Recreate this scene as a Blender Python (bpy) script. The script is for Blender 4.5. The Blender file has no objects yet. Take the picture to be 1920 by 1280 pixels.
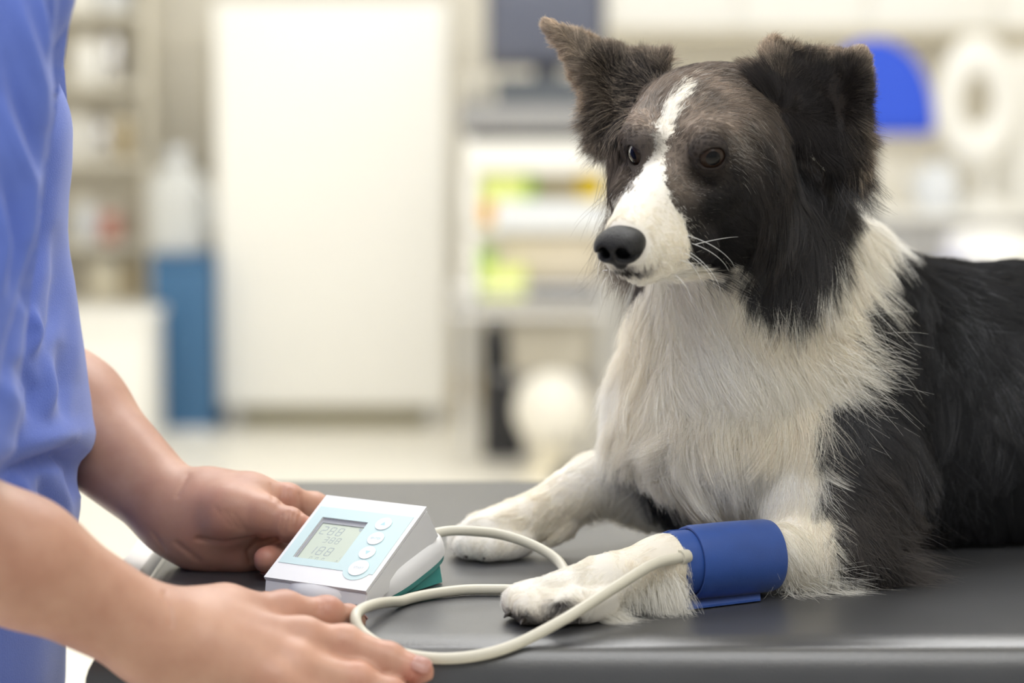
import bpy, bmesh, math, random
import numpy as np
from mathutils import Vector, Matrix
random.seed(7)
RNG = np.random.default_rng(11)
SC = bpy.context.scene
COL = SC.collection

# ---------------------------------------------------------------- camera
HC = 1.233                      # eye height
TILT = math.atan(521 / 4517)    # looking slightly down
FPX = 4517.0
cam_d = bpy.data.cameras.new('camera')
cam_d.sensor_width = 36.0
cam_d.lens = FPX / 1920 * 36.0
cam_d.clip_start = 0.05
cam_d.clip_end = 60
cam_d.dof.use_dof = True
cam_d.dof.focus_distance = 1.735
cam_d.dof.aperture_fstop = 3.1
cam = bpy.data.objects.new('camera', cam_d)
COL.objects.link(cam)
cam.location = (0, 0, HC)
cam.rotation_euler = (math.pi / 2 - TILT, 0, 0)
SC.camera = cam

# ---------------------------------------------------------------- world, lamps, exposure
wd = bpy.data.worlds.new('world')
SC.world = wd
wd.use_nodes = True
bg = wd.node_tree.nodes['Background']
bg.inputs[0].default_value = (0.93, 0.96, 1.0, 1)
bg.inputs[1].default_value = 0.42


def area(name, loc, target, sx, sy, power, col=(1, 1, 1)):
    l = bpy.data.lights.new(name, 'AREA')
    l.shape = 'RECTANGLE'
    l.size = sx
    l.size_y = sy
    l.energy = power
    l.color = col
    o = bpy.data.objects.new(name, l)
    COL.objects.link(o)
    o.location = loc
    d = Vector(target) - Vector(loc)
    o.rotation_euler = d.to_track_quat('-Z', 'Y').to_euler()
    return o


area('window_daylight', (-2.55, 3.0, 1.75), (0.2, 1.8, 1.0), 2.4, 1.5, 55, (0.98, 0.985, 1.0))
area('ceiling_lamp_over_table', (0.1, 2.9, 2.66), (0.1, 2.6, 0.0), 1.6, 1.2, 42, (0.985, 0.99, 1.0))
area('added_front_fill', (-0.1, 0.85, 2.66), (0.1, 1.35, 0.9), 2.6, 0.9, 38, (0.985, 0.99, 1.0))  # unseen light, added to brighten the dog's chest and the table's front edge
area('ceiling_lamp_middle', (-0.2, 5.2, 2.66), (-0.2, 5.2, 0.0), 2.6, 1.2, 22, (0.95, 0.975, 1.0))
area('ceiling_lamp_far', (-0.4, 7.0, 2.66), (-0.4, 7.4, 0.0), 4.2, 0.9, 26, (0.95, 0.975, 1.0))
area('ceiling_lamp_right', (2.0, 5.6, 2.66), (2.0, 6.4, 0.0), 1.2, 2.2, 34, (0.95, 0.975, 1.0))
SC.view_settings.view_transform = 'Standard'
SC.view_settings.look = 'None'
SC.view_settings.gamma = 1
SC.view_settings.use_curve_mapping = False
SC.view_settings.exposure = 0.0
SC.cycles.max_bounces = 16
SC.cycles.diffuse_bounces = 9
SC.cycles.transmission_bounces = 12


# ---------------------------------------------------------------- helpers
def at(px, py, Y):
    """world point seen at photo pixel (px, py), at distance Y into the room"""
    v = (py - 640.0) / FPX
    c, s = math.cos(TILT), math.sin(TILT)
    dy = c - v * s
    dz = -s - v * c
    k = Y / dy
    return Vector(((px - 960.0) / FPX * k, Y, HC + dz * k))


def proj(P):
    """pixel of world points (n,3)"""
    P = np.asarray(P, float)
    c, s = math.cos(TILT), math.sin(TILT)
    y = P[:, 1]
    z = P[:, 2] - HC
    d = y * c - z * s
    u = y * s + z * c
    return np.stack([960 + FPX * P[:, 0] / d, 640 - FPX * u / d], 1)


def lin(r, g, b):
    f = lambda v: (v / 255 / 12.92) if v / 255 <= 0.04045 else ((v / 255 + 0.055) / 1.055) ** 2.4
    return (f(r), f(g), f(b))


def mat(name, col, rough=0.5, metal=0.0, spec=0.5, noise=0.0, nscale=20.0, bump=0.0, bscale=200.0, sss=0.0, coat=0.0,
        trans=0.0, sheen=0.0):
    m = bpy.data.materials.new(name)
    m.use_nodes = True
    nt = m.node_tree
    b = nt.nodes['Principled BSDF']
    b.inputs['Base Color'].default_value = (*col, 1)
    b.inputs['Roughness'].default_value = rough
    b.inputs['Metallic'].default_value = metal
    b.inputs['Specular IOR Level'].default_value = spec
    if coat:
        b.inputs['Coat Weight'].default_value = coat
    if trans:
        b.inputs['Transmission Weight'].default_value = trans
    if sheen:
        b.inputs['Sheen Weight'].default_value = sheen
    if sss:
        b.inputs['Subsurface Weight'].default_value = sss
        b.inputs['Subsurface Radius'].default_value = (0.01, 0.004, 0.002)
        b.inputs['Subsurface Scale'].default_value = 0.6
    tc = nt.nodes.new('ShaderNodeTexCoord')
    if noise:
        n = nt.nodes.new('ShaderNodeTexNoise')
        n.inputs['Scale'].default_value = nscale
        n.inputs['Detail'].default_value = 4
        mx = nt.nodes.new('ShaderNodeMix')
        mx.data_type = 'RGBA'
        mx.inputs[6].default_value = (*[c * (1 - noise) for c in col], 1)
        mx.inputs[7].default_value = (*[min(1, c * (1 + noise)) for c in col], 1)
        nt.links.new(tc.outputs['Object'], n.inputs['Vector'])
        nt.links.new(n.outputs['Fac'], mx.inputs[0])
        nt.links.new(mx.outputs[2], b.inputs['Base Color'])
    if bump:
        n2 = nt.nodes.new('ShaderNodeTexNoise')
        n2.inputs['Scale'].default_value = bscale
        n2.inputs['Detail'].default_value = 3
        bp = nt.nodes.new('ShaderNodeBump')
        bp.inputs['Strength'].default_value = bump
        bp.inputs['Distance'].default_value = 0.002
        nt.links.new(tc.outputs['Object'], n2.inputs['Vector'])
        nt.links.new(n2.outputs['Fac'], bp.inputs['Height'])
        nt.links.new(bp.outputs['Normal'], b.inputs['Normal'])
    return m


def thing(name, label, cat, loc=(0, 0, 0), group=None, rotz=0.0):
    o = bpy.data.objects.new(name, None)
    o.empty_display_size = 0.05
    COL.objects.link(o)
    o.location = loc
    o.rotation_euler = (0, 0, rotz)
    tag(o, label, cat, group)
    return o


def tag(o, label, cat, group=None):
    o['label'] = label
    o['category'] = cat
    if group:
        o['group'] = group
    return o


def link(name, me, m=None, parent=None, smooth=True):
    o = bpy.data.objects.new(name, me)
    COL.objects.link(o)
    if m is not None:
        me.materials.append(m)
    if smooth and len(me.polygons):
        me.polygons.foreach_set('use_smooth', np.ones(len(me.polygons), bool))
    if parent is not None:
        o.parent = parent
        if parent.matrix_basis != Matrix.Identity(4) or parent.parent:
            w = parent.matrix_basis.copy()
            q = parent.parent
            while q is not None:
                w = q.matrix_basis @ w
                q = q.parent
            o.matrix_parent_inverse = w.inverted()
    return o


def bm_link(name, bm, m, parent=None, smooth=True):
    bmesh.ops.recalc_face_normals(bm, faces=bm.faces)
    me = bpy.data.meshes.new(name)
    bm.to_mesh(me)
    bm.free()
    o = link(name, me, m, parent, smooth)
    if smooth:
        try:
            me.set_sharp_from_angle(angle=math.radians(40))
        except Exception:
            pass
    return o


def add_box(bm, lo, hi, bev=0.0, seg=2, M=None):
    lo, hi = Vector(lo), Vector(hi)
    r = bmesh.ops.create_cube(bm, size=1.0)
    vs = r['verts']
    c = (lo + hi) / 2
    s = hi - lo
    for v in vs:
        v.co = Vector((v.co.x * s.x, v.co.y * s.y, v.co.z * s.z)) + c
    if bev > 0:
        es = list({e for v in vs for e in v.link_edges})
        rr = bmesh.ops.bevel(bm, geom=es, offset=bev, segments=seg, affect='EDGES', profile=0.5)
        vs = [v for v in rr['verts']]
        vs = list({v for f in rr['faces'] for v in f.verts} | set(vs))
    if M is not None:
        bmesh.ops.transform(bm, matrix=M, verts=list({w for v in vs for f in v.link_faces for w in f.verts} | set(vs)))
    return bm


def box(name, lo, hi, m, parent=None, bev=0.004, seg=2, M=None):
    bm = bmesh.new()
    add_box(bm, lo, hi, bev, seg, M)
    return bm_link(name, bm, m, parent)


def prect(x0, y0, x1, y1, Y, depth):
    """box of the place whose front face at distance Y spans a pixel rectangle"""
    a, b = at(x0, y1, Y), at(x1, y0, Y)
    return (a.x, Y, a.z), (b.x, Y + depth, b.z)


def tube_bm(bm, pts, radii, n=12, cap=True):
    pts = [Vector(p) for p in pts]
    if not hasattr(radii, '__len__'):
        radii = [radii] * len(pts)
    rings = []
    t0 = (pts[1] - pts[0]).normalized()
    up = Vector((0, 0, 1)) if abs(t0.z) < 0.9 else Vector((1, 0, 0))
    nrm = (up - t0 * up.dot(t0)).normalized()
    for i, p in enumerate(pts):
        a = pts[max(0, i - 1)]
        b = pts[min(len(pts) - 1, i + 1)]
        t = (b - a).normalized()
        nrm = (nrm - t * nrm.dot(t)).normalized()
        bi = t.cross(nrm)
        rings.append([bm.verts.new(p + (nrm * math.cos(2 * math.pi * k / n) + bi * math.sin(2 * math.pi * k / n)) * radii[i])
                      for k in range(n)])
    for a, b in zip(rings, rings[1:]):
        for k in range(n):
            bm.faces.new((a[k], a[(k + 1) % n], b[(k + 1) % n], b[k]))
    if cap:
        bm.faces.new(rings[0][::-1])
        bm.faces.new(rings[-1])
    return bm


def tube(name, pts, radii, m, parent=None, n=12):
    bm = bmesh.new()
    tube_bm(bm, pts, radii, n)
    return bm_link(name, bm, m, parent)


def spline(pts, per=12):
    """Catmull-Rom through points"""
    P = [Vector(p) for p in pts]
    P = [P[0] * 2 - P[1]] + P + [P[-1] * 2 - P[-2]]
    out = []
    for i in range(1, len(P) - 2):
        for k in range(per):
            t = k / per
            a, b, c, d = P[i - 1], P[i], P[i + 1], P[i + 2]
            out.append(0.5 * ((2 * b) + (c - a) * t + (2 * a - 5 * b + 4 * c - d) * t * t + (3 * b - a - 3 * c + d) * t ** 3))
    out.append(P[-2])
    return out


def lathe(name, prof, m, parent=None, centre=(0, 0, 0), n=32, M=None):
    """prof: list of (r, z)"""
    bm = bmesh.new()
    rings = []
    for r, z in prof:
        if r < 1e-6:
            rings.append([bm.verts.new((0, 0, z))])
        else:
            rings.append([bm.verts.new((r * math.cos(2 * math.pi * k / n), r * math.sin(2 * math.pi * k / n), z)) for k in range(n)])
    for a, b in zip(rings, rings[1:]):
        for k in range(n):
            if len(a) == 1 and len(b) == 1:
                continue
            if len(a) == 1:
                bm.faces.new((a[0], b[(k + 1) % n], b[k]))
            elif len(b) == 1:
                bm.faces.new((a[k], a[(k + 1) % n], b[0]))
            else:
                bm.faces.new((a[k], a[(k + 1) % n], b[(k + 1) % n], b[k]))
    if M is not None:
        bmesh.ops.transform(bm, matrix=M, verts=bm.verts)
    bmesh.ops.translate(bm, vec=Vector(centre), verts=bm.verts)
    return bm_link(name, bm, m, parent)


def prism_bm(bm, poly, lo, hi, M=None):
    """poly (u,v) extruded along w from lo to hi; M maps (u,v,w)"""
    A = [bm.verts.new((u, v, lo)) for u, v in poly]
    B = [bm.verts.new((u, v, hi)) for u, v in poly]
    n = len(poly)
    fs = [bm.faces.new(A[::-1]), bm.faces.new(B)]
    for k in range(n):
        fs.append(bm.faces.new((A[k], A[(k + 1) % n], B[(k + 1) % n], B[k])))
    if M is not None:
        bmesh.ops.transform(bm, matrix=M, verts=A + B)
    return A + B


# ---------------------------------------------------------------- sculpting by distance fields
class Field:
    def __init__(self, xs, ys, zs):
        self.ax = [np.asarray(a, np.float32) for a in (xs, ys, zs)]
        self.d = np.full([len(a) for a in self.ax], 1.0, np.float32)

    def _win(self, lo, hi):
        sl = []
        for a, l, h in zip(self.ax, lo, hi):
            i = max(0, int(np.searchsorted(a, l)) - 1)
            j = min(len(a), int(np.searchsorted(a, h)) + 1)
            if j <= i:
                return None
            sl.append(slice(i, j))
        return tuple(sl)

    def put(self, fn, lo, hi, k=0.01, op='add'):
        m = k + 0.012
        w = self._win([v - m for v in lo], [v + m for v in hi])
        if w is None:
            return
        x = self.ax[0][w[0]][:, None, None]
        y = self.ax[1][w[1]][None, :, None]
        z = self.ax[2][w[2]][None, None, :]
        b = fn(x, y, z)
        a = self.d[w]
        if op == 'add':
            if k > 0:
                h = np.maximum(k - np.abs(a - b), 0) / k
                self.d[w] = np.minimum(a, b) - h * h * k * 0.25
            else:
                self.d[w] = np.minimum(a, b)
        else:
            b = -b
            h = np.maximum(k - np.abs(a - b), 0) / k
            self.d[w] = np.maximum(a, b) + h * h * k * 0.25

    def cone(self, a, b, ra, rb, k=0.01, op='add', sc=(1, 1, 1)):
        """tapered limb; sc squashes space so that the section is an ellipse"""
        a, b = np.array(a, float), np.array(b, float)
        sc = np.array(sc, float)
        A, B = a * sc, b * sc
        ba = B - A
        bb = float(ba @ ba) + 1e-12

        def fn(x, y, z):
            px, py, pz = x * sc[0] - A[0], y * sc[1] - A[1], z * sc[2] - A[2]
            t = np.clip((px * ba[0] + py * ba[1] + pz * ba[2]) / bb, 0, 1)
            dx, dy, dz = px - t * ba[0], py - t * ba[1], pz - t * ba[2]
            return (np.sqrt(dx * dx + dy * dy + dz * dz) - (ra + (rb - ra) * t)).astype(np.float32)
        R = max(ra, rb) / sc.min()
        self.put(fn, np.minimum(a, b) - R, np.maximum(a, b) + R, k, op)

    def ell(self, c, r, R=None, k=0.01, op='add'):
        """ellipsoid, R rows = its axes"""
        c = np.array(c, float)
        r = np.array(r, float)
        R = np.eye(3) if R is None else np.array(R, float)

        def fn(x, y, z):
            x, y, z = x - c[0], y - c[1], z - c[2]
            q = [(R[i, 0] * x + R[i, 1] * y + R[i, 2] * z) for i in range(3)]
            k0 = np.sqrt(sum((q[i] / r[i]) ** 2 for i in range(3)))
            k1 = np.sqrt(sum((q[i] / r[i] ** 2) ** 2 for i in range(3))) + 1e-6
            return (k0 * (k0 - 1) / k1).astype(np.float32)
        m = r.max()
        self.put(fn, c - m, c + m, k, op)

    def tri(self, a, b, c, rad, k=0.006):
        """rounded triangular sheet"""
        a, b, c = [np.array(v, float) for v in (a, b, c)]
        ba, cb, ac = b - a, c - b, a - c
        n = np.cross(ba, ac)

        def fn(x, y, z):
            P = [np.stack(np.broadcast_arrays(x - v[0], y - v[1], z - v[2]), -1) for v in (a, b, c)]
            s = sum(np.sign((P[i] @ np.cross(e, n))) for i, e in enumerate((ba, cb, ac)))
            ed = []
            for e, p in zip((ba, cb, ac), P):
                t = np.clip((p @ e) / (e @ e), 0, 1)[..., None]
                ed.append(((e * t - p) ** 2).sum(-1))
            inside = (P[0] @ n) ** 2 / (n @ n)
            d2 = np.where(s < 2.0, np.minimum(np.minimum(ed[0], ed[1]), ed[2]), inside)
            return (np.sqrt(d2) - rad).astype(np.float32)
        P = np.stack([a, b, c])
        self.put(fn, P.min(0) - rad, P.max(0) + rad, k)

    def floor(self, z0):
        """rest flat on the plane z0"""
        z = self.ax[2][None, None, :]
        self.d = np.maximum(self.d, z0 - z)

    def mesh(self, smooth=1):
        d = self.d
        s = d < 0
        nx, ny, nz = d.shape
        cnt = np.zeros((nx - 1, ny - 1, nz - 1), np.int8)
        for i in (0, 1):
            for j in (0, 1):
                for k in (0, 1):
                    cnt += s[i:nx - 1 + i, j:ny - 1 + j, k:nz - 1 + k]
        act = (cnt > 0) & (cnt < 8)
        I, J, K = np.nonzero(act)
        n = len(I)
        idx = np.full(act.shape, -1, np.int32)
        idx[I, J, K] = np.arange(n)
        val = {}
        for i in (0, 1):
            for j in (0, 1):
                for k in (0, 1):
                    val[i, j, k] = d[I + i, J + j, K + k].astype(np.float64)
        acc = np.zeros((n, 3))
        num = np.zeros(n)
        C = list(val)
        for u in C:
            for ax in range(3):
                if u[ax] == 1:
                    continue
                v = tuple(u[q] + (1 if q == ax else 0) for q in range(3))
                a, b = val[u], val[v]
                m = (a < 0) != (b < 0)
                t = np.where(m, a / np.where(m, a - b, 1), 0)
                p = np.zeros((n, 3))
                p += np.array(u)
                p[:, ax] += t
                acc += np.where(m[:, None], p, 0)
                num += m
        loc = acc / num[:, None]
        V = np.zeros((n, 3))
        for ax, base in enumerate((I, J, K)):
            g = self.ax[ax].astype(np.float64)
            V[:, ax] = g[base] + (g[base + 1] - g[base]) * loc[:, ax]
        F = []
        for ax in range(3):
            o = [q for q in range(3) if q != ax]
            sl0 = [slice(1, -1)] * 3
            sl1 = [slice(1, -1)] * 3
            sl0[ax] = slice(0, -1)
            sl1[ax] = slice(1, None)
            a, b = s[tuple(sl0)], s[tuple(sl1)]
            e = np.argwhere(a != b)
            if not len(e):
                continue
            sgn = a[tuple(e.T)]
            base = e.copy()
            for q in o:
                base[:, q] += 1
            quad = []
            for du, dv in ((0, 0), (1, 0), (1, 1), (0, 1)):
                c = base.copy()
                c[:, o[0]] -= du
                c[:, o[1]] -= dv
                quad.append(idx[c[:, 0], c[:, 1], c[:, 2]])
            Q = np.stack(quad, 1)
            flip = sgn if ax != 1 else ~sgn
            Q[~flip] = Q[~flip][:, ::-1]
            F.append(Q)
        F = np.concatenate(F)
        F = F[(F >= 0).all(1)]
        for _ in range(smooth):
            A = np.zeros_like(V)
            N = np.zeros(n)
            for q in range(4):
                e0, e1 = F[:, q], F[:, (q + 1) % 4]
                for c in range(3):
                    A[:, c] += np.bincount(e0, V[e1, c], n) + np.bincount(e1, V[e0, c], n)
                N += np.bincount(e0, minlength=n) + np.bincount(e1, minlength=n)
            V = V * 0.5 + 0.5 * A / np.maximum(N, 1)[:, None]
        return V, F


def graded(lo, hi, coarse, fine_ranges, fine):
    """axis samples: coarse, with finer steps inside some ranges (a, b[, step])"""
    fr_ = [(r[0], r[1], r[2] if len(r) > 2 else fine) for r in fine_ranges]
    out = [lo]
    while out[-1] < hi:
        p = out[-1]
        st = min([coarse] + [s for a, b, s in fr_ if a <= p <= b])
        nxt = [a for a, b, s in fr_ if p < a < p + st]
        out.append(min(nxt) if nxt else p + st)
    return np.array(out)


def np_mesh(name, V, F):
    me = bpy.data.meshes.new(name)
    k = F.shape[1]
    me.vertices.add(len(V))
    me.vertices.foreach_set('co', np.ascontiguousarray(V, np.float32).ravel())
    me.loops.add(F.size)
    me.loops.foreach_set('vertex_index', np.ascontiguousarray(F, np.int32).ravel())
    me.polygons.add(len(F))
    me.polygons.foreach_set('loop_start', np.arange(0, F.size, k, dtype=np.int32))
    me.update(calc_edges=True)
    me.validate()
    return me


def vnormals(V, F):
    n = np.cross(V[F[:, 2]] - V[F[:, 0]], V[F[:, 3]] - V[F[:, 1]])
    N = np.zeros_like(V)
    for q in range(4):
        for c in range(3):
            N[:, c] += np.bincount(F[:, q], n[:, c], len(V))
    return N / (np.linalg.norm(N, axis=1, keepdims=True) + 1e-12)


def unit(a):
    return a / (np.linalg.norm(a, axis=-1, keepdims=True) + 1e-12)


CAM_R = np.array([1.0, 0, 0])
CAM_U = np.array([0, math.sin(TILT), math.cos(TILT)])
CAM_F = np.array([0, math.cos(TILT), -math.sin(TILT)])


def in_poly(p, poly):
    x, y = p[:, 0], p[:, 1]
    r = np.zeros(len(p), bool)
    n = len(poly)
    for i in range(n):
        x0, y0 = poly[i]
        x1, y1 = poly[(i + 1) % n]
        c = ((y0 > y) != (y1 > y)) & (x < (x1 - x0) * (y - y0) / ((y1 - y0) or 1e-9) + x0)
        r ^= c
    return r


def wobble(P, scale, seed=0):
    """cheap smooth pseudo noise in about -1..1"""
    r = np.random.default_rng(seed)
    out = np.zeros(len(P))
    for _ in range(5):
        w = r.normal(size=3) * scale
        out += np.sin(P @ w + r.uniform(0, 6.28))
    return out / 2.5


def strands(name, root, dirs, nrm, length, lift, col, radius, m, parent, K=7, clump=0.0, clump_size=0.006, grav=0.2,
            frizz=0.15, curl=0.0, seed=1, min_z=None, tip=0.25, locks=0.0):
    """hair as curves: root (n,3), comb direction, surface normal, length, lift"""
    r = np.random.default_rng(seed)
    n = len(root)
    tan = dirs - nrm * (dirs * nrm).sum(1, keepdims=True)
    tan = unit(tan)
    side = np.cross(nrm, tan)
    # whole locks turn together, single hairs a little
    cell = np.floor(root / clump_size + r.uniform(0, 1, 3)).astype(np.int64)
    key = cell[:, 0] * 73856093 ^ cell[:, 1] * 19349663 ^ cell[:, 2] * 83492791
    u, inv = np.unique(key, return_inverse=True)
    inv = inv.ravel()
    lock = r.normal(size=(len(u), 3))
    lk = lock[inv]
    own = r.normal(size=(n, 3))
    ang = 0.22 * lk[:, 0] + frizz * own[:, 0]
    tan = unit(tan * np.cos(ang)[:, None] + side * np.sin(ang)[:, None])
    lf = np.clip(lift * (1 + 0.3 * lk[:, 1] + 0.35 * own[:, 1]), 0.03, 1.2)
    L = length * np.clip(1 + 0.12 * lk[:, 2] + 0.16 * own[:, 2], 0.4, 1.7)
    P = np.zeros((n, K, 3))
    p = root - nrm * 0.0003
    P[:, 0] = p
    ph = r.uniform(0, 6.28, n)
    for i in range(1, K):
        t = i / (K - 1)
        d = tan + nrm * (lf * (1.25 - 1.15 * t))[:, None]
        d = unit(d)
        d[:, 2] -= grav * t
        if curl:
            d += side * (curl * np.sin(ph + t * 5.0))[:, None]
        d = unit(d)
        p = p + d * (L / (K - 1))[:, None]
        P[:, i] = p
    if clump > 0:
        cnt = np.bincount(inv)
        mean = np.zeros((len(u), K, 3))
        for i in range(K):
            for c in range(3):
                mean[:, i, c] = np.bincount(inv, P[:, i, c]) / cnt
        for i in range(1, K):
            t = i / (K - 1)
            P[:, i] += (mean[inv, i] - P[:, i]) * (clump * t ** 1.3)
    if locks > 0:                                   # broad locks drawing together
        cell = np.floor(root / (clump_size * 3.6) + r.uniform(0, 1, 3) + .25 * own[:, :3]).astype(np.int64)
        key = cell[:, 0] * 73856093 ^ cell[:, 1] * 19349663 ^ cell[:, 2] * 83492791
        u2, i2 = np.unique(key, return_inverse=True)
        i2 = i2.ravel()
        cnt = np.bincount(i2)
        sw = r.normal(size=(len(u2), 3))
        for i in range(1, K):
            t = i / (K - 1)
            mean = np.stack([np.bincount(i2, P[:, i, c]) / cnt for c in range(3)], 1)
            P[:, i] += (mean[i2] - P[:, i]) * (locks * t ** 1.5)
            P[:, i] += side * (sw[i2, :1] * L[:, None] * .16 * t ** 2) + nrm * (np.abs(sw[i2, 1:2]) * L[:, None] * .07 * t)
    if min_z is not None:
        P[:, :, 2] = np.maximum(P[:, :, 2], min_z + 0.0004 * np.abs(own[:, :1]))
    hc = bpy.data.hair_curves.new(name)
    hc.add_curves([K] * n)
    hc.attributes['position'].data.foreach_set('vector', P.astype(np.float32).ravel())
    tt = np.linspace(0, 1, K)
    rad = np.asarray(radius) * np.ones(n)
    R = rad[:, None] * (1 - (1 - tip) * tt[None, :] ** 1.5)
    a = hc.attributes.get('radius') or hc.attributes.new('radius', 'FLOAT', 'POINT')
    a.data.foreach_set('value', R.astype(np.float32).ravel())
    c4 = np.ones((n, 4), np.float32)
    c4[:, :3] = col
    a = hc.attributes.new('hair_colour', 'FLOAT_COLOR', 'CURVE')
    a.data.foreach_set('color', c4.ravel())
    hc.materials.append(m)
    o = bpy.data.objects.new(name, hc)
    COL.objects.link(o)
    o.parent = parent
    return o


def hair_material(name, rough=0.35, translucent=0.35, gloss=0.06, tipcol=None, tipmix=0.0):
    m = bpy.data.materials.new(name)
    m.use_nodes = True
    nt = m.node_tree
    nt.nodes.clear()
    out = nt.nodes.new('ShaderNodeOutputMaterial')
    at_ = nt.nodes.new('ShaderNodeAttribute')
    at_.attribute_name = 'hair_colour'
    hi = nt.nodes.new('ShaderNodeHairInfo')
    src = at_.outputs['Color']
    if tipcol is not None:
        mx = nt.nodes.new('ShaderNodeMix')
        mx.data_type = 'RGBA'
        mx.blend_type = 'ADD'
        mx.inputs[7].default_value = (*tipcol, 1)
        mp = nt.nodes.new('ShaderNodeMath')
        mp.operation = 'POWER'
        mp.inputs[1].default_value = 2.0
        ml = nt.nodes.new('ShaderNodeMath')
        ml.operation = 'MULTIPLY'
        ml.inputs[1].default_value = tipmix
        nt.links.new(hi.outputs['Intercept'], mp.inputs[0])
        nt.links.new(mp.outputs[0], ml.inputs[0])
        nt.links.new(ml.outputs[0], mx.inputs[0])
        nt.links.new(src, mx.inputs[6])
        src = mx.outputs[2]
    df = nt.nodes.new('ShaderNodeBsdfDiffuse')
    tr = nt.nodes.new('ShaderNodeBsdfTranslucent')
    gl = nt.nodes.new('ShaderNodeBsdfHair')
    gl.component = 'Reflection'
    gl.inputs['RoughnessU'].default_value = rough
    gl.inputs['RoughnessV'].default_value = 0.6
    m1 = nt.nodes.new('ShaderNodeMixShader')
    m1.inputs[0].default_value = translucent
    m2 = nt.nodes.new('ShaderNodeMixShader')
    m2.inputs[0].default_value = gloss
    gl.inputs['Color'].default_value = (0.8, 0.82, 0.88, 1)
    nt.links.new(src, df.inputs[0])
    nt.links.new(src, tr.inputs[0])
    nt.links.new(df.outputs[0], m1.inputs[1])
    nt.links.new(tr.outputs[0], m1.inputs[2])
    nt.links.new(m1.outputs[0], m2.inputs[1])
    nt.links.new(gl.outputs[0], m2.inputs[2])
    nt.links.new(m2.outputs[0], out.inputs[0])
    return m


def attr_material(name, attr, rough=0.8):
    m = bpy.data.materials.new(name)
    m.use_nodes = True
    nt = m.node_tree
    b = nt.nodes['Principled BSDF']
    b.inputs['Roughness'].default_value = rough
    b.inputs['Specular IOR Level'].default_value = 0.15
    a = nt.nodes.new('ShaderNodeAttribute')
    a.attribute_name = attr
    nt.links.new(a.outputs['Color'], b.inputs['Base Color'])
    return m

# ================================================================ the room
floor_m = mat('cream_floor', lin(240, 236, 226), 0.32, noise=.04, nscale=2.0)
wall_m = mat('beige_wall', lin(228, 224, 214), 0.7, noise=.03, nscale=1.5)
white_m = mat('white_wall', lin(240, 238, 232), 0.7)


def structure(name, lo, hi, m):
    o = box(name, lo, hi, m, None, 0)
    o['kind'] = 'structure'
    return o


structure('floor', (-3.0, -1.2, -.06), (3.6, 9.0, 0), floor_m)
structure('wall_back', (-3.0, 8.85, 0), (3.6, 8.97, 2.75), wall_m)
structure('wall_left', (-3.12, -1.2, 0), (-3.0, 8.97, 2.75), white_m)
structure('wall_right', (3.6, -1.2, 0), (3.72, 8.97, 2.75), white_m)
structure('ceiling', (-3.12, -1.2, 2.75), (3.72, 8.97, 2.83), white_m)
structure('baseboard_back', (-3.0, 8.835, 0), (3.6, 8.85, .09), mat('trim_beige', lin(226, 214, 190), .5))
# ================================================================ far side of the room
cab_m = mat('white_enamel', lin(243, 242, 238), 0.38)
off_m = mat('offwhite', lin(232, 228, 218), 0.5)
blue_m = mat('steel_blue', lin(58, 104, 146), 0.45)
dark_m = mat('dark_grey', lin(72, 74, 84), 0.45)
black_m = mat('black', lin(38, 38, 42), 0.5)
grey_p = mat('grey_plastic', lin(150, 150, 152), 0.45)
lgrey_m = mat('light_grey', lin(196, 196, 196), 0.45)
tan_m = mat('tan_card', lin(204, 190, 160), 0.7)
cream_m = mat('cream_plastic', lin(236, 228, 206), 0.45)
royal_m = mat('royal_blue', lin(34, 76, 200), 0.5)
yellow_m = mat('yellow_card', lin(238, 206, 20), 0.5)
orange_m = mat('orange_card', lin(246, 170, 30), 0.5)
lime_m = mat('lime_card', lin(222, 232, 140), 0.5)
green_m = mat('green_card', lin(150, 190, 70), 0.5)
chrome_m = mat('chrome', (0.8, 0.8, 0.82), 0.18, metal=1)
pale_m = mat('pale_plastic', lin(222, 226, 232), 0.25)
red_m = mat('red_plastic', lin(206, 150, 138), 0.5)
clear_m = mat('milky_plastic', lin(226, 228, 228), 0.2, trans=.25)


def B(name, x0, y0, x1, y1, Y, dep, m, parent=None, bev=.006, to_floor=False):
    lo, hi = prect(x0, y0, x1, y1, Y, dep)
    if to_floor:
        lo = (lo[0], lo[1], 0.0)
    return box(name, lo, hi, m, parent, bev, 3)


def base(x0, x1, y, Y, dep, to_floor=False):
    a, b = at(x0, y, Y), at(x1, y, Y)
    return ((a.x + b.x) / 2, Y + dep / 2, 0.0 if to_floor else a.z)


# tall white cabinet
t = thing('tall_cabinet', 'tall plain white cabinet standing against the back wall', 'cabinet', base(410, 832, 800, 8.08, .6, True))
lo, hi = prect(411, 4, 836, 788, 8.12, .55)
box('body', (lo[0], lo[1], .07), hi, cab_m, t, .006)
m_ = (lo[0] + hi[0]) / 2
dr = box('door', (lo[0] + .004, 8.09, .085), (hi[0] - .004, 8.119, hi[2] - .006), cab_m, t, .008)
hx = hi[0] - .045
tube('handle', [(hx, 8.09, .72), (hx, 8.06, .74), (hx, 8.06, .88), (hx, 8.09, .90)], .008, lgrey_m, dr)
box('plinth', (lo[0] + .05, 8.16, 0), (hi[0] - .05, 8.6, .07), mat('plinth_olive', lin(150, 144, 118), .6), t, .002)
for x in (lo[0] + .03, hi[0] - .07):
    box('foot', (x, 8.125, 0), (x + .04, 8.155, .07), lgrey_m, t, .003)
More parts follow.
